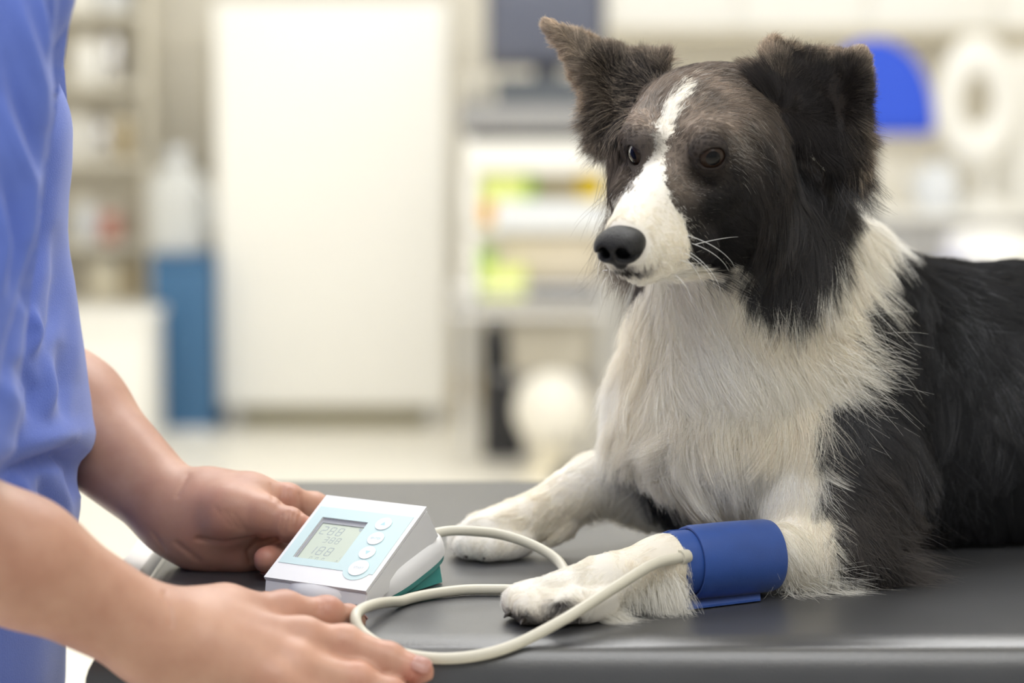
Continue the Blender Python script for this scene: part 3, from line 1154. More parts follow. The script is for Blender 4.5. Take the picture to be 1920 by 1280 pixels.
rounded('cradle', [(1, 1, 0), (1.0, 1.0, .006), (.985, .985, .011), (.94, .93, .0150), (.85, .84, .0180), (.6, .60, .0200)], shell_m)
rounded('cradle_base', [(.82, .86, -.0085), (.92, .93, -.0075), (.975, .98, -.0045), (.99, .99, -.0004)], teal_m)
bm = bmesh.new()
prism_bm(bm, [(.016, .0008), (.0965, .0008), (.0925, .0165), (.060, .0090), (.022, .0035)], .006, W - .003, yzx(0))
bm_link('stand', bm, teal_m, dev, smooth=False)
for c in dev.children_recursive:
    c.matrix_parent_inverse = Matrix.Identity(4)

# ================================================================ rubber tube
tube_m = mat('cream_rubber', (0.57, 0.545, 0.455), 0.38, spec=.4)
tp = [at(812, 1000, 1.770), at(842, 995, 1.774), at(880, 995, 1.775), at(940, 1002, 1.78), at(1000, 1022, 1.775), at(1045, 1050, 1.762), at(1062, 1083, 1.742), at(1045, 1098, 1.725), at(1000, 1103, 1.712), at(940, 1110, 1.715), at(860, 1120, 1.712),
      at(770, 1126, 1.686), at(705, 1132, 1.640), at(668, 1152, 1.604), at(682, 1188, 1.610), at(745, 1222, 1.588), at(840, 1234, 1.580), at(945, 1216, 1.585), at(1050, 1165, 1.592),
      at(1150, 1103, 1.620), at(1225, 1058, 1.648), at(1282, 1044, 1.668)]


def pad_gap(p):
    """distance of a point from the rounded pad"""
    q = (max(abs(p.y - 1.896) - (.326 - .03), 0), max(p.z - (TZ - .03), 0))
    return math.hypot(*q) - .03


def resting(px, py, r, y0=1.46):
    """where a thing of radius r lying on the pad is seen at that pixel"""
    y = y0
    while y < 2.2 and pad_gap(at(px, py, y)) > r:
        y += .0006
    return at(px, py, y)


for k in (14, 15, 16, 17):
    tp[k] = resting(*((682, 1188), (745, 1222), (840, 1234), (945, 1216))[k - 14], .0042)
sp = spline(tp, 10)
for p in sp:
    if p.y > 1.60:
        p.z = max(p.z, TZ + .0042)
hose = tag(tube('rubber_tube', sp, .0039, tube_m, None, 14), 'cream rubber tube looping from the white monitor to the blue cuff', 'tube')
tube('tube_collar', [sp[-1] + (sp[-2] - sp[-1]).normalized() * .004, sp[-1] + (sp[-1] - sp[-2]).normalized() * .004], [.0056, .0050], tube_m, hose, 14)

# ================================================================ cuff
cuff_m = mat('blue_nylon', (0.016, 0.064, 0.28), 0.45, spec=.4, sheen=.15, noise=.18, nscale=60, bump=.12, bscale=1800)
cuff_d = mat('blue_nylon_edge', (0.016, 0.06, 0.27), 0.5)
thread_m = mat('blue_thread', (0.12, 0.20, 0.50), 0.6)
cA, cB = at(1262, 1056, 1.686), at(1440, 1040, 1.724)
cax = (cB - cA).normalized()
cn = (Vector((0, 0, 1)) - cax * cax.z).normalized()
cb = cax.cross(cn)
CL = (cB - cA).length
cuff = thing('blood_pressure_cuff', 'dark blue fabric cuff wrapped round the near foreleg of the dog', 'cuff', (cA.x, cA.y, TZ))


def wrap(name, u0, u1, r0, r1, th0, th1, thick, m, skew=0.0, nseg=64, parent=None):
    """strip wound round the leg, th in turns, from radius r0 to r1"""
    bm = bmesh.new()
    rows = []
    for i in range(nseg + 1):
        t = i / nseg
        a = 2 * math.pi * (th0 + (th1 - th0) * t)
        r = r0 + (r1 - r0) * t
        d = cn * math.cos(a) + cb * math.sin(a)
        e = 1 + .015 * math.sin(3 * a + 1)
        row = []
        us = [u0 + skew * math.sin(a), u0 + skew * math.sin(a) + .004, (u0 + u1) / 2, u1 - .004, u1]
        bul = [-.0006, .0002, .0006, .0002, -.0006]
        for off in (0, thick):
            row.append([bm.verts.new(cA + cax * uu + d * ((r + off) * e + (b_ if off else 0))) for uu, b_ in zip(us, bul)])
        rows.append(row)
    for (a0, a1), (b0, b1) in zip(rows, rows[1:]):
        for k in range(4):
            bm.faces.new((a1[k], a1[k + 1], b1[k + 1], b1[k]))
            bm.faces.new((a0[k + 1], a0[k], b0[k], b0[k + 1]))
        bm.faces.new((a0[0], a1[0], b1[0], b0[0]))
        bm.faces.new((a1[4], a0[4], b0[4], b1[4]))
    for q in (rows[0], rows[-1]):
        for k in range(4):
            bm.faces.new((q[0][k], q[0][k + 1], q[1][k + 1], q[1][k]))
    return bm_link(name, bm, m, parent)


wrap('inner_wrap', -.004, CL - .006, .0212, .0219, -.05, .98, .0016, cuff_m, .002, 64, cuff)
ow = wrap('outer_wrap', .0115, CL, .0232, .0250, -.48, .62, .0020, cuff_m, .0, 72, cuff)
# loose end lying under the wrap
bm = bmesh.new()
rows = []
e0 = cA + cax * .010 + cn * -.0235
for i in range(9):
    t = i / 8
    p = e0 + Vector((0, -1, 0)) * (-.012 + .040 * t) + Vector((0, 0, -.0010 - .0050 * t))
    p.z = max(p.z, TZ + .0012)
    q = p + Vector((cax.x, cax.y, 0)) * (.066 - .004 * t)
    rows.append([[bm.verts.new(p + Vector((0, 0, o))), bm.verts.new(q + Vector((0, 0, o)))] for o in (0, .0016)])
for a, b in zip(rows, rows[1:]):
    bm.faces.new((a[1][0], a[1][1], b[1][1], b[1][0]))
    bm.faces.new((a[0][1], a[0][0], b[0][0], b[0][1]))
    bm.faces.new((a[0][0], a[1][0], b[1][0], b[0][0]))
    bm.faces.new((a[1][1], a[0][1], b[0][1], b[1][1]))
for q in (rows[0], rows[-1]):
    bm.faces.new((q[0][0], q[0][1], q[1][1], q[1][0]))
bm_link('loose_end', bm, cuff_m, cuff)
bm = bmesh.new()
for uu, rr, a0, a1 in ((CL - .0035, .0274, -.30, .48), (.0150, .0272, -.30, .48), (-.0005, .0236, .0, .45)):
    nd = 40
    for k in range(nd):
        a = 2 * math.pi * (a0 + (a1 - a0) * k / nd)
        b = a + .6 * 2 * math.pi * (a1 - a0) / nd
        P_ = [cA + cax * uu + (cn * math.cos(q) + cb * math.sin(q)) * (rr * (1 + .015 * math.sin(3 * q + 1)) - .0006 + (.0010 * (q / 6.283 + .48) / 1.1 if rr > .025 else 0)) for q in (a, b)]
        tube_bm(bm, P_, .00022, 5)
bm_link('stitching', bm, thread_m, ow)
# ================================================================ the person at the left end of the table
def PA(px, py, Y):
    return np.array(at(px, py, Y))


def skin_material():
    m = bpy.data.materials.new('skin')
    m.use_nodes = True
    nt = m.node_tree
    b = nt.nodes['Principled BSDF']
    tc = nt.nodes.new('ShaderNodeTexCoord')
    n1 = nt.nodes.new('ShaderNodeTexNoise')
    n1.inputs['Scale'].default_value = 22
    n1.inputs['Detail'].default_value = 5
    cr = nt.nodes.new('ShaderNodeValToRGB')
    cr.color_ramp.elements[0].position = .32
    cr.color_ramp.elements[0].color = (0.41, 0.212, 0.145, 1)
    cr.color_ramp.elements[1].position = .68
    cr.color_ramp.elements[1].color = (0.54, 0.320, 0.228, 1)
    at_ = nt.nodes.new('ShaderNodeAttribute')
    at_.attribute_name = 'flush'
    mx = nt.nodes.new('ShaderNodeMix')
    mx.data_type = 'RGBA'
    mx.inputs[7].default_value = (0.49, 0.185, 0.135, 1)
    nt.links.new(tc.outputs['Object'], n1.inputs['Vector'])
    nt.links.new(n1.outputs['Fac'], cr.inputs[0])
    nt.links.new(at_.outputs['Fac'], mx.inputs[0])
    nt.links.new(cr.outputs[0], mx.inputs[6])
    nt.links.new(mx.outputs[2], b.inputs['Base Color'])
    v = nt.nodes.new('ShaderNodeTexVoronoi')
    v.inputs['Scale'].default_value = 1500
    n2 = nt.nodes.new('ShaderNodeTexNoise')
    n2.inputs['Scale'].default_value = 120
    n2.inputs['Detail'].default_value = 4
    ad = nt.nodes.new('ShaderNodeMath')
    ad.operation = 'ADD'
    nt.links.new(tc.outputs['Object'], v.inputs['Vector'])
    nt.links.new(tc.outputs['Object'], n2.inputs['Vector'])
    nt.links.new(v.outputs['Distance'], ad.inputs[0])
    nt.links.new(n2.outputs['Fac'], ad.inputs[1])
    bp = nt.nodes.new('ShaderNodeBump')
    bp.inputs['Strength'].default_value = .09
    bp.inputs['Distance'].default_value = .0012
    nt.links.new(ad.outputs[0], bp.inputs['Height'])
    nt.links.new(bp.outputs['Normal'], b.inputs['Normal'])
    b.inputs['Roughness'].default_value = .42
    b.inputs['Specular IOR Level'].default_value = .4
    b.inputs['Subsurface Weight'].default_value = .12
    b.inputs['Subsurface Radius'].default_value = (.008, .003, .0015)
    b.inputs['Subsurface Scale'].default_value = .5
    return m


skin_m = skin_material()
scrub_m = mat('blue_scrub_cloth', (0.105, 0.165, 0.53), 0.75, spec=.2, noise=.08, nscale=30, bump=.25, bscale=900, sheen=.25)

# joints
N_EL, N_W = PA(-190, 925, 1.46), PA(300, 1198, 1.53)           # near arm
F_EL, F_W = PA(-30, 630, 1.94), PA(335, 965, 1.818)            # far arm
N_SH, F_SH = np.array((-.330, 1.545, 1.385)), np.array((-.43, 1.945, 1.395))
FOLDS = []                                                     # (point, radius, depth): skin creases over the joints


def finger(f, pts, rad, k=.0032):
    for i in range(len(pts) - 1):
        f.cone(pts[i], pts[i + 1], rad[i], rad[i + 1], k if i else .009)
    for i in range(1, len(pts) - 1):                            # knuckle swelling
        f.ell(pts[i] + np.array((0, 0, .0008)), (rad[i] * 1.07,) * 3, k=.003)


NEAR_F = {
    'index': ([PA(535, 1152, 1.588), PA(612, 1153, 1.600), PA(652, 1165, 1.622), PA(666, 1172, 1.640)], [.0130, .0120, .0108, .0090]),
    'middle': ([PA(572, 1202, 1.555), PA(645, 1208, 1.562), PA(728, 1238, 1.560), PA(786, 1260, 1.555)], [.0132, .0124, .0112, .0100]),
    'ring': ([PA(556, 1252, 1.535), PA(668, 1278, 1.540), PA(730, 1302, 1.540), PA(776, 1320, 1.540)], [.0130, .0120, .0108, .0096]),
    'little': ([PA(520, 1284, 1.522), PA(612, 1322, 1.524), PA(662, 1345, 1.526), PA(700, 1362, 1.528)], [.0110, .0092, .0085, .0075]),
    'thumb': ([PA(420, 1150, 1.566), PA(500, 1148, 1.605), PA(560, 1150, 1.632), PA(600, 1150, 1.650)], [.0150, .0125, .0110, .0090]),
}
FAR_F = {
    'thumb': ([PA(425, 962, 1.790), PA(490, 966, 1.778), PA(540, 984, 1.772), PA(577, 996, 1.774)], [.0190, .0140, .0124, .0105]),
    'index': ([PA(470, 928, 1.806), PA(538, 940, 1.812), PA(588, 952, 1.826), PA(625, 962, 1.832)], [.0150, .0128, .0112, .0095]),
    'middle': ([PA(462, 955, 1.812), PA(545, 975, 1.822), PA(600, 990, 1.832), PA(640, 1000, 1.830)], [.0150, .0128, .0112, .0095]),
    'ring': ([PA(455, 1000, 1.808), PA(520, 1022, 1.812), PA(540, 1038, 1.788), PA(500, 1049, 1.766)], [.0145, .0122, .0110, .0100]),
    'little': ([PA(445, 1030, 1.805), PA(500, 1044, 1.812), PA(520, 1052, 1.800), PA(535, 1055, 1.785)], [.0120, .0105, .0095, .0080]),
}


def person_field():
    xs = graded(-.70, .0, .012, [(-.40, -.065), (-.235, -.125, .0016)], .0024)
    ys = graded(1.38, 2.06, .012, [(1.47, 1.66), (1.735, 1.90), (1.755, 1.815, .0016)], .0024)
    zs = graded(.0, 1.84, .014, [(.805, 1.03), (.845, .915, .0016)], .0024)
    f = Field(xs, ys, zs)
    c, e = f.cone, f.ell
    # trunk, neck, head, legs
    S = (1, .66, 1)
    c((-.465, 1.745, .98), (-.470, 1.745, 1.20), .098, .102, .03, sc=S)
    c((-.470, 1.745, 1.20), (-.450, 1.745, 1.36), .106, .092, .04, sc=S)
    c((-.44, 1.745, 1.36), (-.42, 1.745, 1.50), .060, .055, .03)
    e((-.395, 1.745, 1.625), (.098, .078, .122), k=.02)
    e((-.365, 1.745, 1.56), (.055, .055, .05), k=.02)
    c((-.298, 1.745, 1.625), (-.285, 1.745, 1.590), .010, .016, .012)
    for s in (-1, 1):
        e((-.40, 1.745 + .078 * s, 1.61), (.020, .010, .032), k=.006)
        e((-.312, 1.745 + .032 * s, 1.632), (.010, .016, .010), k=.006, op='sub')
    c((-.300, 1.725, 1.545), (-.300, 1.765, 1.545), .008, .008, .006)
    for s in (-1, 1):
        c((-.46, 1.745 + .085 * s, .93), (-.445, 1.745 + .095 * s, .50), .082, .054, .04)
        c((-.445, 1.745 + .095 * s, .50), (-.475, 1.745 + .10 * s, .09), .052, .036, .02)
        c((-.48, 1.745 + .10 * s, .05), (-.30, 1.745 + .11 * s, .03), .040, .026, .02)
    # near arm
    c((-.43, 1.64, 1.37), N_SH, .070, .062, .03)
    c(N_SH, N_EL, .050, .038, .02)
    c(N_EL, N_EL * .55 + N_W * .45, .038, .0375, .02)
    c(N_EL * .55 + N_W * .45, N_W, .0375, .0285, .02)
    # far arm
    c((-.44, 1.85, 1.37), F_SH, .070, .062, .03)
    c(F_SH, F_EL, .056, .046, .02)
    c(F_EL, F_EL * .55 + F_W * .45, .046, .045, .02)
    c(F_EL * .55 + F_W * .45, F_W, .045, .0290, .02)
    # near hand, back upwards
    w = N_W
    c(w, PA(400, 1180, 1.548), .0285, .022, .02)
    for n_, r in (('index', .0165), ('middle', .0165), ('ring', .0155), ('little', .0145)):
        q = NEAR_F[n_][0][0]
        c(w * .62 + q * .38, q, .0195, r * .80, .016)
    c(w, PA(420, 1148, 1.566), .022, .0165, .02)
    for n_ in NEAR_F:
        finger(f, *NEAR_F[n_])
    for n_ in ('index', 'middle', 'ring', 'little'):            # knuckles
        q = NEAR_F[n_][0][0]
        e(q + np.array((-.002, 0, .004)), (.0105, .0095, .0095), k=.008)
    for n_ in ('index', 'middle', 'ring'):                      # tendons
        q = NEAR_F[n_][0][0]
        c(w * .55 + q * .45 + np.array((0, 0, .015)), q + np.array((0, 0, .009)), .0035, .0035, .010)
    # far hand, thumb upwards
    w = F_W
    c(w, PA(395, 975, 1.815), .0285, .029, .02)
    c(PA(395, 975, 1.815), PA(465, 965, 1.812), .029, .0225, .02)
    c(PA(440, 955, 1.792), PA(500, 968, 1.779), .0185, .0145, .012)
    c(PA(380, 1010, 1.812), PA(450, 1032, 1.806), .0225, .0175, .018)     # ball of the little finger
    c(PA(375, 955, 1.808), PA(428, 962, 1.786), .020, .0195, .016)        # ball of the thumb
    c(PA(400, 925, 1.818), PA(470, 928, 1.808), .018, .0155, .016)
    for n_ in FAR_F:
        finger(f, *FAR_F[n_])
    return f


PV, PF = person_field().mesh(1)
# hands and feet stay clear of what carries them
PN = vnormals(PV, PF)
PQ = proj(PV)


def crease(line, width, depth, y0, y1):
    """a furrow pressed into the skin along a line"""
    best = np.full(len(PV), 1e9)
    for (x0, y_0), (x1, y_1) in zip(line, line[1:]):
        d = np.array((x1 - x0, y_1 - y_0), float)
        t = np.clip(((PQ - (x0, y_0)) @ d) / (d @ d), 0, 1)
        best = np.minimum(best, np.linalg.norm(PQ - (x0, y_0) - t[:, None] * d, axis=1))
    m = (PV[:, 1] > y0) & (PV[:, 1] < y1) & ((PN @ CAM_F) < .2)
    return np.where(m, depth * np.exp(-(best / width) ** 2), 0)


cr_ = np.zeros(len(PV))
for ln, w_, d_ in [
    ([(541, 960), (536, 980), (532, 998)], 3.2, -.0012), ([(551, 964), (547, 990)], 2.8, -.0010), ([(561, 968), (556, 992)], 2.8, -.0009), ([(530, 965), (526, 990)], 2.6, -.0006),
    ([(530, 912), (527, 942)], 3, -.0012), ([(543, 918), (541, 946)], 2.6, -.0006), ([(562, 926), (566, 962)], 3.2, -.0013), ([(508, 908), (512, 936)], 3, -.0008),
    ([(372, 1010), (420, 1018), (482, 1008)], 4.5, -.0018), ([(470, 1052), (465, 1034), (482, 1018), (520, 1011)], 4.5, -.0022),
    ([(437, 962), (460, 994)], 4, -.0006), ([(420, 957), (447, 991)], 4, -.0006), ([(404, 952), (432, 986)], 4, -.0005),
    ([(352, 890), (332, 930)], 4, -.0009), ([(287, 1000), (308, 1032)], 4, -.0010), ([(330, 1018), (372, 1050)], 5, -.0009),
]:
    cr_ += crease(ln, w_, d_, 1.72, 1.87)
for ln, w_, d_ in [
    ([(308, 1112), (318, 1140), (322, 1170)], 5, -.0010), ([(636, 1182), (632, 1212)], 3.2, -.0008), ([(646, 1184), (642, 1216)], 3.2, -.0010), ([(656, 1186), (652, 1218)], 3.2, -.0008),
    ([(722, 1212), (716, 1240)], 2.8, -.0008), ([(730, 1214), (725, 1244)], 2.8, -.0008), ([(668, 1250), (660, 1276)], 3, -.0009), ([(678, 1252), (671, 1278)], 3, -.0008),
    ([(600, 1122), (596, 1146)], 3, -.0008), ([(610, 1124), (606, 1150)], 3, -.0008),
]:
    cr_ += crease(ln, w_, d_, 1.45, 1.68)
PV = PV + PN * cr_[:, None]
PN = vnormals(PV, PF)
person = thing('person', 'person in blue scrubs at the table end holding the white monitor with both hands', 'person', (-.45, 1.745, 0))
me = np_mesh('body', PV, PF)
fl = np.zeros(len(PV))
for D_ in (NEAR_F, FAR_F):
    for n_, (P_, R_) in D_.items():
        for j, s in ((0, .5), (1, .7), (2, .5), (3, .9)):
            fl = np.maximum(fl, s * np.exp(-(np.linalg.norm(PV - P_[j], axis=1) / .014) ** 2))
fl = np.maximum(fl, .55 * np.exp(-(np.linalg.norm(PV - PA(430, 1000, 1.79), axis=1) / .035) ** 2))
fl = np.clip(fl * (.75 + .35 * wobble(PV, 120, 4)), 0, 1)
a_ = me.attributes.new('flush', 'FLOAT', 'POINT')
a_.data.foreach_set('value', fl.astype(np.float32))
link('body', me, skin_m, person)

# nails
nail_m = mat('nail', (0.70, 0.42, 0.36), 0.25, spec=.5, coat=.3)


def nail(P_, R_, up, wd=.0062, ln=.0105):
    d = unit(P_[3] - P_[2])
    up = unit(np.array(up, float) - d * np.dot(up, d))
    sd = np.cross(d, up)
    c = P_[3] + d * (R_[3] * .10)
    bm = bmesh.new()
    n, m = 8, 8
    g = []
    for i in range(n + 1):
        t = i / n * 2 - 1
        row = []
        for j in range(m + 1):
            s = j / m * 2 - 1
            ww = wd * (1 - .25 * max(0, abs(t) - .5) * 2)
            r = R_[3] + .0010
            a = s * ww / r
            p = c + d * (t * ln * .5) + (up * math.cos(a) + sd * math.sin(a)) * (r - .0016 * max(0, t) ** 2)
            row.append(bm.verts.new(p))
        g.append(row)
    for i in range(n):
        for j in range(m):
            bm.faces.new((g[i][j], g[i][j + 1], g[i + 1][j + 1], g[i + 1][j]))
    r_ = bmesh.ops.solidify(bm, geom=bm.faces[:], thickness=.0006)
    bm_link('nail', bm, nail_m, person)


nail(*NEAR_F['middle'], (.05, -.55, .8), .0072, .0120)
nail(*NEAR_F['ring'], (.05, -.45, .9))
nail(*NEAR_F['index'], (.3, -.3, .9), .0060)
nail(*NEAR_F['little'], (.05, -.45, .9), .0055, .009)
nail(*FAR_F['ring'], (-.3, -.6, -.5), .0062)

# hair of the forearms
def forearm_hair(count, a, b, seed, L):
    r = np.random.default_rng(seed)
    c = PV[PF].mean(1)
    ax = b - a
    t = ((c - a) @ ax) / (ax @ ax)
    rr = np.linalg.norm(c - a - t[:, None] * ax, axis=1)
    N = unit(PN[PF].mean(1))
    w = np.where((t > .15) & (t < 1.12) & (rr < .06), 1.0, 0) * (0.25 + np.clip(N[:, 2] * .8 + .3, 0, 1))
    ar = np.linalg.norm(np.cross(PV[PF[:, 2]] - PV[PF[:, 0]], PV[PF[:, 3]] - PV[PF[:, 1]]), axis=1)
    f = r.choice(len(PF), size=count, p=w * ar / (w * ar).sum())
    P, M = c[f] + r.normal(size=(count, 3)) * .0012, N[f]
    d = unit(ax)[None] + r.normal(size=(count, 3)) * .35
    return P, d, M, np.full(count, L)


hp = [forearm_hair(900, F_EL, F_W, 3, .011), forearm_hair(900, N_EL, N_W, 4, .010)]
P_, D_, M_, L_ = [np.concatenate(v) for v in zip(*hp)]
strands('arm_hair', P_, D_, M_, L_, np.full(len(P_), .35), np.tile((.16, .10, .055), (len(P_), 1)), .00006, hair_material('arm_hair', .3, .3, .08), person,
        K=6, frizz=.4, curl=.25, grav=.05, seed=9)

# scrub top
def shirt_field():
    xs = graded(-.70, -.24, .012, [(-.46, -.25)], .0035)
    ys = graded(1.35, 2.08, .010, [(1.38, 1.86)], .0042)
    zs = graded(.66, 1.48, .010, [(.78, 1.30)], .0042)
    f = Field(xs, ys, zs)
    c = f.cone
    S = (1, .66, 1)
    c((-.458, 1.745, .76), (-.452, 1.745, .97), .122, .130, .03, sc=S)
    c((-.452, 1.745, .97), (-.460, 1.745, 1.20), .130, .126, .03, sc=S)
    c((-.460, 1.745, 1.20), (-.440, 1.745, 1.36), .130, .112, .04, sc=S)
    # sleeves
    c((-.43, 1.64, 1.375), N_SH, .085, .078, .03)
    e_ = N_SH * .10 + N_EL * .90
    c(N_SH, e_, .070, .064, .006)
    c((-.44, 1.85, 1.375), F_SH, .085, .078, .03)
    c(F_SH, F_SH * .15 + F_EL * .85, .074, .066, .03)
    # cloth is hollow under the hem and inside the cuffs
    f.d = np.maximum(f.d, .70 - f.ax[2][None, None, :])
    return f


sv, sf = shirt_field().mesh(2)
sn = vnormals(sv, sf)


dsp = np.zeros(len(sv))
SQ = proj(sv)
face_ = (sn @ CAM_F) < .35


def cloth_line(line, width, height):
    best = np.full(len(sv), 1e9)
    fade = np.zeros(len(sv))
    n = len(line) - 1
    for i, ((x0, y0), (x1, y1)) in enumerate(zip(line, line[1:])):
        d = np.array((x1 - x0, y1 - y0), float)
        t = np.clip(((SQ - (x0, y0)) @ d) / (d @ d), 0, 1)
        r = np.linalg.norm(SQ - (x0, y0) - t[:, None] * d, axis=1)
        m = r < best
        best = np.where(m, r, best)
        fade = np.where(m, np.sin(np.pi * np.clip((i + t) / n, 0, 1)) ** .8, fade)
    return np.where(face_, height * fade * np.exp(-(best / width) ** 2), 0)


for ln, w_, h_ in [
    ([(118, -80), (126, 60), (126, 150), (108, 300), (80, 470), (44, 600), (-10, 780)], 12, -.014),
    ([(25, -20), (45, 60), (75, 160), (88, 250)], 13, .006), ([(5, 90), (30, 180), (60, 260), (78, 330)], 14, -.006),
    ([(-5, 180), (25, 260), (55, 340), (58, 420), (36, 520)], 12, .006), ([(-5, 290), (20, 380), (35, 470), (18, 560)], 12, -.006),
    ([(-10, 350), (8, 450), (2, 560)], 12, .005), ([(88, -20), (104, 70), (106, 160)], 10, -.006), ([(70, -20), (85, 40), (95, 110)], 9, .004),
    ([(108, 420), (112, 520), (104, 600), (80, 650)], 10, -.005), ([(128, 430), (130, 540), (140, 640), (150, 720)], 9, .004),
    ([(60, 570), (70, 625), (58, 670)], 9, .006), ([(30, 670), (60, 730), (55, 790)], 12, -.005), ([(0, 700), (30, 760), (20, 820)], 14, .005),
    ([(115, 640), (125, 720), (120, 790)], 12, -.006), ([(90, 660), (95, 730), (85, 790)], 11, .005),
    ([(-20, 850), (50, 832), (110, 820), (150, 815), (165, 850)], 26, .007), ([(-10, 892), (60, 870), (120, 852), (148, 872), (150, 930)], 17, -.013),
    ([(30, 880), (45, 940), (40, 1010)], 14, .005), ([(75, 885), (92, 950), (96, 1020)], 14, -.008), ([(118, 890), (128, 950), (122, 1010)], 13, .006),
]:
    dsp += cloth_line(ln, w_, h_)
low = np.clip((1.30 - sv[:, 2]) / .3, 0, 1)
dsp += .0012 * wobble(sv * np.array((1.0, 1.0, .5)), 22, 6) + .0005 * wobble(sv, 75, 7)
dsp += .0025 * low * wobble(sv * np.array((1.0, 1.0, .2)), 26, 12)
sv = sv + sn * dsp[:, None]
link('scrub_top', np_mesh('scrub_top', sv, sf), scrub_m, person)


def trousers_field():
    f = Field(graded(-.62, -.30, .012, [], .01), graded(1.50, 1.99, .012, [], .01), graded(.02, 1.02, .014, [], .01))
    c = f.cone
    c((-.458, 1.745, .90), (-.458, 1.745, .98), .118, .112, .03, sc=(1, .66, 1))
    for s in (-1, 1):
        c((-.462, 1.745 + .088 * s, .92), (-.45, 1.745 + .097 * s, .50), .095, .078, .03)
        c((-.45, 1.745 + .097 * s, .50), (-.475, 1.745 + .10 * s, .10), .078, .072, .02)
    f.d = np.maximum(f.d, .055 - f.ax[2][None, None, :])
    return f


tv, tf = trousers_field().mesh(2)
link('trousers', np_mesh('trousers', tv, tf), scrub_m, person)
shoe_m = mat('shoe_white', (.75, .75, .76), .5)
for s in (-1, 1):
    f = Field(np.arange(-.58, -.22, .008), np.arange(1.50, 2.0, .008), np.arange(-.02, .14, .008))
    f.cone((-.50, 1.745 + .10 * s, .055), (-.30, 1.745 + .11 * s, .040), .050, .040, .02)
    f.d = np.maximum(f.d, .001 - f.ax[2][None, None, :])
    v, q = f.mesh(1)
    link('shoe', np_mesh('shoe', v, q), shoe_m, person)
# short hair of the head, eyes
f = Field(np.arange(-.54, -.24, .006), np.arange(1.62, 1.87, .006), np.arange(1.48, 1.80, .006))
f.ell((-.405, 1.745, 1.645), (.102, .084, .115), k=.01)
f.ell((-.285, 1.745, 1.59), (.085, .12, .095), k=.01, op='sub')
f.ell((-.40, 1.745, 1.47), (.12, .12, .10), k=.01, op='sub')
v, q = f.mesh(1)
link('short_hair', np_mesh('short_hair', v, q), mat('brown_hair', (.06, .035, .02), .6, bump=.5, bscale=300), person)
for s in (-1, 1):
    lathe('eye', [(0, -.011)] + [(.011 * math.sin(a), -.011 * math.cos(a)) for a in np.linspace(.2, 3.0, 12)] + [(0, .011)], mat('eyeball', (.8, .78, .75), .2), person,
          (-.318, 1.745 + .032 * s, 1.632), 20)
# ================================================================ the dog
TZ = 0.85                                   # table top height
HEAD_O = np.array([0.1168, 1.72, 1.162])    # between the eyes
_y, _p = 0.47, 0.26
HF = np.array([-math.sin(_y) * math.cos(_p), -math.cos(_y) * math.cos(_p), -math.sin(_p)])
HL = np.array([math.cos(_y), -math.sin(_y), 0.0])
HU = np.cross(HF, HL)
HR = np.stack([HF, HL, HU])


def hd(f, l, u):
    """point of the head, centimetres forward, to the dog's left, up"""
    return HEAD_O + (f * HF + l * HL + u * HU) / 100


def A(px, py, Y):
    return np.array(at(px, py, Y))


EYE_DIR = [unit(HF * .80 + HL * .56 - HU * .04), unit(HF * .80 - HL * .55 - HU * .04)]
EYE_N = A(1338, 298, 1.672) - EYE_DIR[0] * .0115
EYE_F = A(1182, 293, 1.702) - EYE_DIR[1] * .0115


